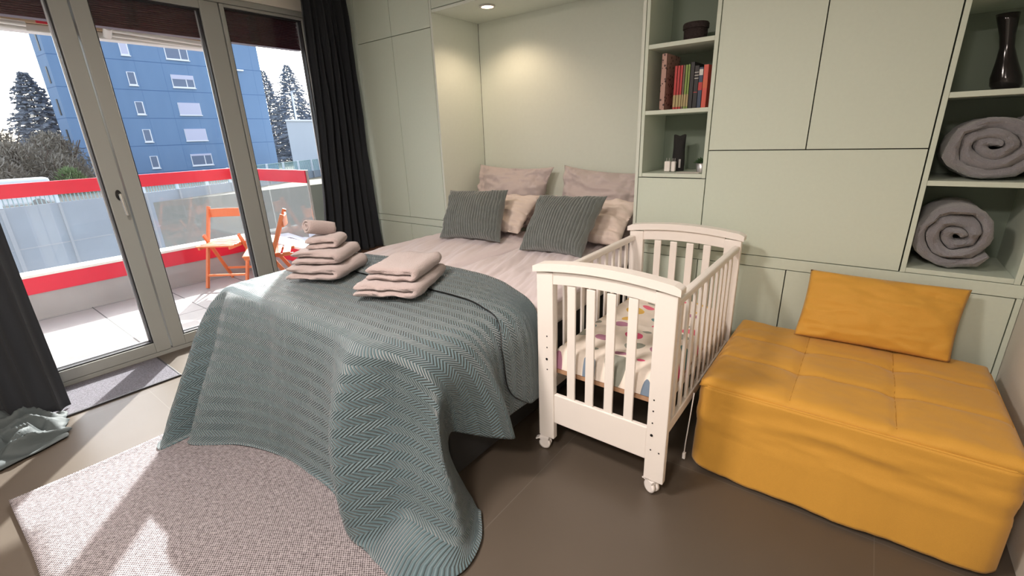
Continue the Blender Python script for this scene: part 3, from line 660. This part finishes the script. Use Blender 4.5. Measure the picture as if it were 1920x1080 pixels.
# ================================================================ CURTAINS + BENCH
def curtain_mesh(b, y0t, y1t, y0b, y1b, zb, zt_, x, folds, amp, nx=160, nz=60, seed=0, shift=0):
    rows = []
    for j in range(nz):
        v = j/(nz-1); z = zt_+(zb-zt_)*v; ya = y0t+(y0b-y0t)*v**1.6; yb = y1t+(y1b-y1t)*v**1.6; r = []
        for i in range(nx):
            u = i/(nx-1); ph = u*folds*2*pi+seed+.8*fbm(u*3, v*1.2, seed)
            a = amp*(1+.5*v)*(.7+.6*noise.noise(V((u*4, v*1.5, seed))))
            r.append((x+a*sin(ph)+.02*fbm(u*5, v*3, seed+4)+shift*v, ya+(yb-ya)*u+.012*cos(ph*1.0), z))
        rows.append(r)
    b.grid(rows, nx, nz); return rows
c = thing('curtain', 'long black curtain gathered between the window and the tall cabinets', 'curtain', (-3.74, 2.45, .46))
b = MB(c.location); curtain_mesh(b, 2.27, 2.66, 2.10, 2.70, .462, 2.58, -3.74, 7, .036, seed=2, shift=.03); b.build('curtain_fabric', 'curtain', c, solid=.003)
c = thing('curtain', 'black curtain hanging at the left edge of the balcony door, bunched on the floor', 'curtain', (-3.5, 0, 0))
b = MB(c.location); curtain_mesh(b, -.62, .25, -.62, .25, .02, 2.58, -3.53, 9, .028, seed=5); b.build('curtain_fabric', 'curtain', c, solid=.003)
# crumpled hem
nx, ny = 90, 60; rows = []
for j in range(ny):
    v = j/(ny-1); r = []
    for i in range(nx):
        u = i/(nx-1); x = -3.50+(.44)*u*(.75+.25*sin(pi*v)); y = -.62+(.84)*v - .05*u*(v > .5)
        hh = sin(pi*min(1, v*1.02)**1.5)**.5 if v < .98 else 0; e = max(0, 1-u)**.5
        rid = 1-abs(noise.noise(V((u*5, v*6, 1.3))))*2.2; rid2 = 1-abs(noise.noise(V((u*9+4, v*11, 7.3))))*2
        z = .012+(.10*e+.03)*max(.0, rid)*min(1, (1-u)*5)*min(1, (1-v)*7)+.02*max(0, rid2)*min(1, (1-u)*5)*min(1, (1-v)*7)
        r.append((x+.03*noise.noise(V((u*6, v*6, 3))), y+.03*noise.noise(V((u*6, v*6, 9))), max(z, .008)))
    rows.append(r)
b = MB(c.location); b.grid(rows, nx, ny); o = b.build('crumpled_hem', 'hem', c, solid=.003); o['label'] = 'crumpled grey lining of the hem'
rb = MB((-3.74, 2.4, 2.6)); rb.tube([(-3.66, -.8, 2.60), (-3.66, 2.72, 2.60)], .012, 10); struct(rb.build('trim_6', 'alum'))
bn_ = thing('wooden_bench', 'low brown wooden bench under the curtain beside the bed', 'bench', (-3.4, 2.4, 0)); off = bn_.location
MB(off).box(-3.90, -2.945, 2.02, 2.738, .43, .455).build('bench_top', 'wood', bn_, bev=.003)
MB(off).box(-3.88, -2.955, 2.04, 2.735, .0, .429).build('bench_body', 'wood', bn_, bev=.002)
# catch at the window top
# ================================================================ SHELF CONTENTS
ZB = 1.5575
def book(name, label, x0, x1, h, d, m, cover, yf=2.775, group='books on the shelf beside the bed', lab=None):
    o = thing(name, label, 'book', ((x0+x1)/2, yf+d/2, ZB), group=group); off = o.location
    MB(off).box(x0+.0015, x1-.0015, yf+.003, yf+d, ZB+.003, ZB+h-.003).build('pages', 'paper', o)
    MB(off).box(x0, x0+.0015, yf, yf+d, ZB, ZB+h).box(x1-.0015, x1, yf, yf+d, ZB, ZB+h).box(x0, x1, yf, yf+.0025, ZB, ZB+h).build('cover', cover, o)
    if lab:
        for (z0, z1, cm) in lab: MB(off).box(x0+.001, x1-.001, yf-.0006, yf-.0001, ZB+z0, ZB+z1).build('spine_print', cm, o)
    return o
cm = lambda n_, c_: mat(n_, c_, .5)
pk = mat('patterned_cover', (.40, .20, .18), .6); n, l, b_ = nodes(pk); tc = n.new('ShaderNodeTexCoord'); vo = n.new('ShaderNodeTexVoronoi'); vo.inputs['Scale'].default_value = 45; l.new(tc.outputs['Object'], vo.inputs['Vector'])
rp = n.new('ShaderNodeValToRGB'); rp.color_ramp.interpolation = 'CONSTANT'; rp.color_ramp.elements[0].color = (.06, .03, .03, 1); rp.color_ramp.elements[1].position = .28; rp.color_ramp.elements[1].color = (.42, .26, .22, 1); l.new(vo.outputs['Distance'], rp.inputs[0]); l.new(rp.outputs[0], b_.inputs['Base Color'])
redc, grn, blk, dkb, org, pinkred, whi = cm('book_red', (.45, .03, .03)), cm('book_green', (.20, .30, .06)), cm('book_black', (.012, .012, .014)), cm('book_blue', (.03, .05, .10)), cm('book_orange', (.6, .12, .05)), cm('book_coral', (.62, .09, .06)), cm('book_white', (.6, .6, .58))
ylw = cm('book_yellow', (.38, .30, .14)); brn = cm('book_brown', (.16, .10, .07))
book('book', 'tallest book with patterned pinkish cover at the left end of the row', -1.030, -1.000, .295, .22, None, pk)
xx = -.953
specs = [('red book with white lower spine, first of three red ones', .016, .225, redc), ('red book with white lower spine, middle of three red ones', .016, .225, redc), ('red book with white lower spine, next to the brown one', .015, .225, redc), ('thin brown book between the red and green books', .012, .225, brn), ('green book with pale lower spine beside the brown book', .014, .225, grn), ('green book with pale lower spine beside the black book', .013, .225, grn)]
for lb, wd, h, cv in specs:
    book('book', lb, xx, xx+wd-.0008, h, .17, None, cv, lab=[(.012, .075, ylw)]); xx += wd
book('book', 'thick plain black book in the middle of the row', xx, xx+.022, .235, .18, None, blk); xx += .023
book('book', 'black book with small white letters beside the blue book', xx, xx+.024, .215, .17, None, blk, lab=[(.15, .153, whi), (.165, .168, whi), (.18, .183, whi), (.08, .083, redc)]); xx += .0245
book('book', 'narrow dark blue book with a white square label', xx, xx+.022, .205, .16, None, dkb, lab=[(.165, .195, whi), (.09, .13, redc)]); xx += .0225
book('book', 'coral red book at the right end of the row', xx, min(xx+.026, -.749), .215, .16, None, pinkred, lab=[(.10, .14, org)])
# basket box
o = thing('woven_box', 'small dark woven round box with lid on the upper shelf', 'box', (-.895, 2.90, 1.9025))
MB().lathe([(.058, .001), (.062, .03), (.063, .068), (.060, .070)], (0, 0, 0), 28).build('box_body', 'basket', o)
MB().lathe([(.068, .070), (.069, .092), (.064, .100), (.02, .103)], (0, 0, 0), 28).build('lid', 'basket', o)
# lower shelf
ZL = 1.206
def lath(name, label, cat, m, c_, prof, parts=(), **k):
    o = thing(name, label, cat, c_)
    MB().lathe(prof, (0, 0, 0), **k).build(parts[0] if parts else 'body', m, o); return o
o = thing('black_pouch', 'upright black fabric pouch with a small tag on the low shelf', 'pouch', (-.945, 2.93, ZL))
rows = []
for j in range(14):
    v = j/13; z = .001+.205*v; sq = 1 if v < .85 else 1-.5*(v-.85)/.15
    rows.append([(.036*cos(a*2*pi/20)*(1+.05*sin(v*7)), .028*sq*sin(a*2*pi/20), z+.008*sin(a*2*pi/10)*(v > .9)) for a in range(20)])
b = MB(); b.grid(rows, 20, 14, closed=True); b.add(rows[-1], [tuple(range(20))]); b.build('pouch_body', 'black', o)
MB().box(.012, .024, -.0295, -.028, .02, .07).build('tag', 'alum', o)
for (dx, dy, hh, rr, lb) in ((-.985, 2.86, .062, .017, 'wider white plug adapter on the low shelf by the pouch'), (-.950, 2.865, .060, .012, 'slim white plug adapter in front of the black pouch')):
    o = thing('plug_adapter', lb, 'adapter', (dx, dy, ZL)); MB().box(-rr, rr, -.013, .013, .001, hh).build('adapter_body', 'castor', o, bev=.005)
    MB().tube([(-rr*.5, 0, hh), (-rr*.5, 0, hh+.018)], .002, 8).tube([(rr*.5, 0, hh), (rr*.5, 0, hh+.018)], .002, 8).build('pins', 'alum', o)
o = thing('potted_succulent', 'tiny succulent in a grey pot at the right of the low shelf', 'plant', (-.785, 2.86, ZL))
MB().lathe([(.026, .001), (.033, .05), (.030, .052), (.028, .046)], (0, 0, 0), 20).build('pot', 'alum', o)
b = MB()
for k in range(26):
    a = k*2.4; r_ = .004+.0011*k; tip = V((cos(a)*(r_+.016), sin(a)*(r_+.016), .085-.0012*k)); base = V((cos(a)*r_*.6, sin(a)*r_*.6, .05)); b.tube([base, base.lerp(tip, .55)+V((0, 0, .004)), tip], [.004, .006, .001], 6)
b.build('leaves', 'succ', o)
props(MB((-.84, 2.80, ZL)).box(-.90, -.77, 2.765, 2.84, ZL+.0008, ZL+.003).build('paper_leaflet', 'paper', bev=0), 'flat white paper leaflet lying on the low shelf', 'leaflet')
# vase
o = thing('black_vase', 'glossy black hourglass vase on the top right shelf', 'vase', (.402, 2.92, 1.5575))
vb = MB().lathe([(.040, .001), (.050, .02), (.049, .05), (.034, .11), (.023, .165), (.024, .21), (.032, .265), (.036, .292), (.032, .292), (.026, .26)], (0, 0, 0), 36)
vb.v = [V((p.x-.055*max(0, p.z)/.29, p.y, p.z)) for p in vb.v]; vb.build('vase_body', 'vase', o)
# rolled fleece blankets
def rolled(label, cx_, cz_, turns, pitch, th, sq, D, seed, yf=2.765):
    pth = spiral(turns, .012, pitch, 20, sq); b = ribbon(pth, th, D, seed, nd=40, round_=.05, amp=.014)
    zmin = min(p.z for p in b.v); o = weld(b.build('rolled_blanket', 'fleece')); o.location = (cx_, yf+D/2, cz_-zmin+.001); props(o, label, 'blanket', 'rolled grey fleece blankets'); return o
rolled('rolled grey fleece blanket on the shelf under the black vase', .395, 1.197, 3.15, .046, .042, .82, .36, 1)
rolled('rolled grey fleece blanket on the lowest shelf above the base cabinets', .360, .798, 2.9, .045, .041, .98, .36, 6)

# ================================================================ BALCONY
struct(MB().box(-6.2, -4.06, -3, 2.6, -.12, -.005).build('floor_balcony', 'btile'))
struct(MB().box(-4.075, -4.0, -.12, 2.45, -.02, .028).build('trim_7', 'alum'))
PX, PY = -5.85, 2.36
o = struct(MB().box(PX-.16, PX, -3, PY+.16, -.1, .245).box(PX, -4.16, PY, PY+.16, -.1, .245).build('wall_parapet', 'concrete'))
bal = thing('balcony_railing', 'red balcony railing with glass panels on a white capped parapet', 'railing', (PX, 0, .25)); off = bal.location
MB(off).box(PX-.005, PX+.012, -3, PY-.012, .235, .385).box(PX+.012, -4.16, PY-.012, PY+.005, .235, .385).build('red_band', 'red', bal)
MB(off).box(PX-.18, PX+.02, -3, PY+.18, .386, .412).box(PX+.02, -4.16, PY-.02, PY+.18, .386, .412).build('white_cap', 'cap', bal, bev=.004)
MB(off).box(PX-.02, PX+.015, -3, PY+.015, 1.085, 1.205).box(PX+.015, -4.26, PY-.02, PY+.015, 1.085, 1.205).build('handrail', 'red', bal, bev=.003)
for (a, b_) in ((-3, -1.6), (-1.59, .0), (.01, 1.15), (1.16, PY-.02)): MB(off).box(PX-.006, PX+.004, a, b_, .413, 1.084).build('glass_panel', 'dglass', bal)
for (a, b_) in ((PX+.02, -5.07), (-5.06, -4.27)): MB(off).box(a, b_, PY-.006, PY+.004, .413, 1.084).build('glass_panel', 'dglass', bal)
MB(off).box(-4.268, -4.255, PY-.01, PY+.01, .413, 1.2).build('glass_post', 'alum', bal); MB(off).box(PX-.02, PX, PY-.02, PY, .413, 1.085).build('glass_post', 'alum', bal)

def folding_chair(label, loc, rz):
    o = thing('folding_chair', label, 'chair', loc, rz, group=None)
    W = .215
    for sx in (-1, 1):
        MB().bar((sx*W, -.20, .0), (sx*W, .13, .83), .024, .036, (0, 1, 0)).build('back_post', 'orange', o, bev=.003)
        MB().bar((sx*(W-.028), .22, .0), (sx*(W-.028), -.10, .56), .022, .034, (0, 1, 0)).build('rear_leg', 'orange', o, bev=.003)
        MB().bar((sx*(W-.055), -.26, .445), (sx*(W-.055), .16, .445), .022, .026).build('seat_rail', 'orange', o, bev=.003)
    b = MB(); 
    for i in range(9):
        a0 = -1+2*i/9; a1 = -1+2*(i+1)/9
    arcp = [(W*(-1+2*i/12), .112+.022*(1-(-1+2*i/12)**2)) for i in range(13)]
    poly = arcp+[(x, y+.016) for x, y in reversed(arcp)]
    MB().prism(poly, 'z', .715, .805).build('backrest', 'orange', o, bev=.003)
    for k in range(5): MB().box(-W+.03, W-.03, -.27+k*.085, -.27+k*.085+.066, .459, .473).build('seat_slat', 'orange', o, bev=.003)
    MB().bar((-W, -.155, .13), (W, -.155, .13), .018, .022).build('stretcher', 'orange', o)
    MB().bar((-W+.03, .155, .13), (W-.03, .155, .13), .018, .022).build('stretcher', 'orange', o)
    return o
folding_chair('orange wooden folding chair facing the balcony door', (-5.42, 2.00-.02, 0), rad(37))
folding_chair('orange wooden folding chair seen side-on near the balcony corner', (-4.50, 2.04, 0), rad(-30))

# blinds, raised outside the glass
def blind(y0, y1, label, n_=22):
    o = thing('raised_blind', label, 'blind', (-4.07, (y0+y1)/2, 2.21)); off = o.location
    for k in range(n_):
        z = 2.215+k*.0125; MB(off).box(-4.108, -4.038, y0, y1, z, z+.0095).build('slat', 'blind', o)
    MB(off).box(-4.11, -4.036, y0, y1, 2.20, 2.213).build('bottom_bar', 'blind', o)
    b = MB(off); ym = (y0*.62+y1*.38)
    for k in range(n_): b.bar((-4.034, ym-.03, 2.215+k*.0125), (-4.03, ym+.05, 2.225+k*.0125), .003, .002)
    b.build('ladder_cord', 'gasket', o)
blind(-.02, .88, 'maroon slatted blind raised above the left balcony door leaf'); blind(.90, 1.71, 'maroon slatted blind raised above the middle balcony door leaf'); blind(1.75, 2.39, 'maroon slatted blind raised above the right window pane')
aw = thing('folding_awning', 'retracted white awning with beige and red trim under the balcony above', 'awning', (-4.5, .9, 2.2)); off = aw.location
MB(off).box(-4.62, -4.50, -1.2, 1.97, 2.255, 2.30).build('valance', 'beige', aw)
for a, b_ in ((-.3, -.15), (.82, .93), (1.25, 1.34), (1.44, 1.56)): MB(off).box(-4.499, -4.495, a, b_, 2.255, 2.298).build('red_patch', 'red', aw)
MB(off).box(-4.62, -4.52, -1.2, 1.97, 2.205, 2.253).build('front_bar', 'awn', aw, bev=.008)
for (a, b_) in ((-.4, .76), (1.18, 1.86)):
    MB(off).tube([(-4.46, a, 2.262), (-4.46, b_, 2.235)], .016, 10).tube([(-4.49, a, 2.235), (-4.49, b_, 2.215)], .014, 10).build('folding_arm', 'awn', aw)
    MB(off).tube([(-4.44, a+.0, 2.27), (-4.50, a+.0, 2.225)], .026, 12).build('arm_joint', 'awn', aw)
struct(MB().box(-5.6, -4.15, -3, 2.6, 2.62, 2.8).build('ceiling_balcony', 'ceil'))
struct(MB().box(-4.15, -4.0, 2.452, 2.62, -.1, 2.62).build('trim_8', 'frame'))

# ================================================================ OUTSIDE
props(MB((-35, 5, -6)).box(-60, -8, -60, 60, -6.3, -6).build('street', 'asph'), kind='structure')
props(MB((-70, 5, -1.6)).box(-140, -33.6, -60, 70, -6.2, -1.6).build('raised_ground', 'earth'), kind='structure')
wp = [(-31.6, -8), (-32.4, 2.5), (-33.6, 8.4), (-35.8, 14.0), (-41.5, 24.3), (-48, 36)]
cw = thing('concrete_wall', 'long concrete panel wall with a bar fence on top across the street', 'wall', (-33, 8, -6)); off = cw.location
b = MB(off); po = MB(off); fb = MB(off); fp = MB(off)
for (xa, ya), (xb, yb) in zip(wp[:-1], wp[1:]):
    A = V((xa, ya, 0)); B = V((xb, yb, 0)); L = (B-A).length; d = (B-A).normalized(); nn = V((-d.y, d.x, 0))
    nn = nn if nn.x > 0 else -nn
    b.bar(A+V((0, 0, -3.5)), B+V((0, 0, -3.5)), .25, 5.0)
    k = 0
    while k*2.1 < L:
        p = A+d*k*2.1; po.bar(p+nn*.15+V((0, 0, -6)), p+nn*.15+V((0, 0, -1.02)), .14, .10, d); fp.bar(p+nn*.10+V((0, 0, -1)), p+nn*.10+V((0, 0, .0)), .12, .12, d); k += 1
    po.bar(A+nn*.13+V((0, 0, -3.0)), B+nn*.13+V((0, 0, -3.0)), .03, .05)
    q = 0
    while q*.17 < L: p = A+d*q*.17; fb.bar(p+V((0, 0, -1)), p+V((0, 0, -.02)), .05, .03, d); q += 1
    fb.bar(A+V((0, 0, -.05)), B+V((0, 0, -.05)), .05, .05)
b.build('wall_panels', 'conc_wall', cw); po.build('panel_joints', 'asph', cw); fb.build('fence_bars', 'fence', cw); fp.build('fence_posts', 'pale', cw)

bl = thing('apartment_building', 'tall blue apartment block with white windows beyond the balcony', 'building', (-60, 20, -1.6)); off = bl.location
BX = -60; Y_0, Y_1 = 10.9, 29.7
MB(off).prism([(BX, Y_0), (BX, Y_1), (BX-13, Y_1), (BX-13, Y_0+4), (BX-2.6, Y_0-.25)], 'z', -1.6, 24).build('facade', 'blue', bl)
zc = [10.84, 8.13, 5.39, 2.73, .09, 13.53, 16.2]
for k, z in enumerate(zc):
    f_ = MB(off); y0, y1, h = 16.4, 17.1, .62
    f_.box(BX, BX+.05, y0, y1, z-h, z+h); f = f_.build('window_frame', 'window_white' if False else 'wframe', bl)
    MB(off).box(BX+.051, BX+.06, y0+.07, y1-.10, z-h+.12, z+h-.05).build('window_pane', 'glassw' if k != 0 else 'shut', f)
    f = MB(off).box(BX, BX+.05, 20.15, 22.25, z-h, z+h).build('window_frame', 'wframe', bl)
    if k in (2, 3): MB(off).box(BX+.051, BX+.09, 20.2, 22.2, z-h+.05, z+h).build('roller_shutter', 'shut', f)
    else:
        for a, b_ in ((20.23, 21.45), (21.55, 22.17)): MB(off).box(BX+.051, BX+.06, a, b_, z-h+.1, z+h-.08).build('window_pane', 'glassw', f)
        if k in (1, 4, 5): MB(off).box(BX+.061, BX+.09, 20.2, 22.2, z+h-(.42 if k == 1 else .2), z+h).build('roller_shutter', 'shut', f)
    MB(off).box(BX, BX+.14, 16.35, 17.15, z-h-.08, z-h).build('window_sill', 'wframe', bl); MB(off).box(BX, BX+.14, 20.1, 22.3, z-h-.08, z-h).build('window_sill', 'wframe', bl)
    MB(off).bar((BX-1.0, Y_0-.10, z-.7), (BX-1.0, Y_0-.10, z+.7), .5, .04, (0, 1, 0)).build('slot_window', 'gasket', bl)
MB(off).box(BX, BX+.3, 26.0, 27.6, 9.6, 9.75).build('facade_lamp', 'wframe', bl)

pb = thing('small_building', 'pale windowless building to the right of the blue block', 'building', (-46, 26, -1.6)); off = pb.location
MB(off).prism([(-45, 23.75), (-45, 33), (-53, 33), (-53, 28.2)], 'z', -1.6, 3.45).build('walls', 'pale', pb); MB(off).prism([(-44.9, 23.65), (-44.9, 33.1), (-53.1, 33.1), (-53.1, 28.2)], 'z', 3.46, 3.62).build('roof_edge', 'wframe', pb)
sl = thing('street_lamp', 'thin lamp post standing behind the pale building', 'lamp post', (-54, 29, -1.6)); MB(sl.location).tube([(-54, 29.8, -1.6), (-54, 29.8, 7.0)], .12, 8).build('pole', 'pale', sl); MB(sl.location).box(-54.1, -53.4, 29.7, 29.9, 7.0, 7.12).build('lamp_head', 'pale', sl)
def conifer(x, y, zb, h, r, label, n_=5200, seed=1, group='conifers beyond the street'):
    rnd = random.Random(seed); o = thing('conifer_tree', label, 'tree', (x, y, zb), group=group)
    MB().tube([(0, 0, 0), (0, 0, h*.97)], [h*.018, .03], 8).build('trunk', 'bark', o)
    b = MB(); nb = n_//22
    for k in range(nb):
        t = k/nb; z = h*(.10+.88*t); a = k*2.39996; L = r*(1-t)**.85*(.7+.5*rnd.random())+.15
        d = V((cos(a), sin(a), -.12-.25*(1-t))); sd = V((-sin(a), cos(a), 0))
        b.bar((0, 0, z), V((0, 0, z))+d*L, .04, .04)
        for q in range(20):
            s = .2+.8*rnd.random(); c = V((0, 0, z))+d*L*s; w_ = L*.20*(1.15-s)+.16
            e = (sd*rnd.choice((-1, 1))*(.5+rnd.random())+d*.5+V((0, 0, rnd.uniform(-.5, .25)))).normalized(); p = sd.cross(e).normalized() if abs(sd.dot(e)) < .98 else V((0, 0, 1))
            p = (p+V((rnd.uniform(-.4, .4), rnd.uniform(-.4, .4), 0))).normalized(); ln = w_*(1.2+rnd.random())
            b.add([c, c+e*ln*.6+p*.09, c+e*ln, c+e*ln*.6-p*.09], [(0, 1, 2, 3)])
    b.build('foliage', 'needle', o)
conifer(-68, 10.2, -1.6, 10.9, 4.4, 'tall conifer left of the blue block', seed=2)
conifer(-64, 4.2, -1.6, 8.0, 3.2, 'short conifer at the far left edge of the view', seed=5)
conifer(-84, 41.8, -1.6, 15.2, 6.0, 'tall conifer right of the blue block, nearest to it', seed=3)
conifer(-80, 44.0, -1.6, 15.8, 6.6, 'tallest pointed conifer right of the blue block', seed=4)
conifer(-76, 46.5, -1.6, 11.5, 6.0, 'conifer behind the thin lamp post', seed=8)
def shrub(x, y, zb, rx, ry, h, label, m, n_, seed, nm='bare_shrub', cat='shrub', leaf_=.12, group=None):
    rnd = random.Random(seed); o = thing(nm, label, cat, (x, y, zb), group=group); b = MB(); s_ = MB()
    for k in range(n_):
        a = rnd.random()*2*pi; el = rnd.random()*pi/2; rr = rnd.random()**.33
        c = V((rx*rr*cos(a)*cos(el), ry*rr*sin(a)*cos(el), h*rr*sin(el)+.05))
        d = V((rnd.gauss(0, 1), rnd.gauss(0, 1), rnd.gauss(.3, 1))).normalized(); e = d.orthogonal().normalized(); L = leaf_*(1+rnd.random()*2)
        b.add([c, c+d*L+e*L*.12, c+d*L*1.6, c+d*L-e*L*.12], [(0, 1, 2, 3)])
    for k in range(40):
        a = rnd.random()*2*pi; rr = rnd.random(); s_.tube([(0, 0, 0), (rx*.5*rr*cos(a), ry*.5*rr*sin(a), h*.5), (rx*.85*rr*cos(a), ry*.85*rr*sin(a), h*.9)], [.08, .05, .02], 5)
    b.build('foliage', m, o); s_.build('branches', 'bark', o)
for k, (x, y, rx, ry, h) in enumerate(((-52, 2.2, 3, 3.0, 4.2), (-50, 5.6, 3, 2.8, 3.6), (-54, 8.2, 3, 2.6, 4.4), (-47, 3.8, 2.4, 2.2, 2.6), (-49, 7.6, 2.2, 2.0, 2.6), (-56, 4.8, 3, 3, 5.2))):
    shrub(x, y, -1.6, rx, ry, h, ['leafless brown shrub at the far left above the red rail', 'broad leafless shrub in front of the short conifer', 'leafless shrub next to the blue block', 'low leafless shrub nearest the red rail on the left', 'low leafless shrub just left of the green hedge', 'highest leafless shrub below the conifers'][k], 'twig', 9000, 20+k, group='leafless shrubs left of the blue block')
shrub(-46, 7.55, -1.6, 1.0, 1.0, 1.75, 'small green hedge at the foot of the blue block', 'hedge', 4500, 40, 'green_hedge', 'hedge', .10)
def car(label, x, y, z, rz, m):
    o = thing('parked_car', label, 'car', (x, y, z), rz, group='parked cars below the balcony')
    pr = [(-2.1, .35), (-2.1, .85), (-1.9, .95), (-1.3, 1.0), (1.2, .98), (2.0, .85), (2.15, .6), (2.1, .35)]; MB().prism(pr, 'y', -.85, .85).build('body', m, o, bev=.08)
    pc = [(-1.9, .95), (-1.5, 1.42), (.2, 1.45), (1.1, .98)]; MB().prism(pc, 'y', -.72, .72).build('cabin', m, o, bev=.06)
    pg_ = [(-1.7, 1.0), (-1.42, 1.36), (.15, 1.38), (.9, 1.0)]; MB().prism(pg_, 'y', -.74, .74).build('side_windows', 'card', o)
    for a in (-1.35, 1.35):
        for s in (-.86, .66): MB().tube([(a, s, .33), (a, s+.2, .33)], .33, 16).build('wheel', 'tyre', o)
for k, (x, y, r_) in enumerate(((-31.5, 15.2, 68), (-27.5, 16.5, 68), (-33.6, 20.2, 68), (-37.0, 25.6, 68))):
    car(['white parked car nearest, below the corner of the railing', 'white parked car half hidden by the curtain', 'second pale parked car further along the street', 'furthest pale parked car by the concrete wall'][k], x, y, -6, rad(r_), 'carw' if k % 2 == 0 else 'shut')
t = thing('white_van', 'long white vehicle roof passing behind the left fence', 'vehicle', (-36.5, 3.2, -1.6)); MB(t.location).box(-37.2, -35.9, 1.6, 5.0, -1.2, .16).build('body', 'carw', t, bev=.12); 
MB(t.location).box(-35.9, -35.88, 1.8, 4.8, -.45, -.05).build('side_windows', 'card', t)
for yy in (2.2, 4.3): MB(t.location).tube([(-35.95, yy, -1.25), (-35.75, yy, -1.25)], .34, 14).build('wheel', 'tyre', t)
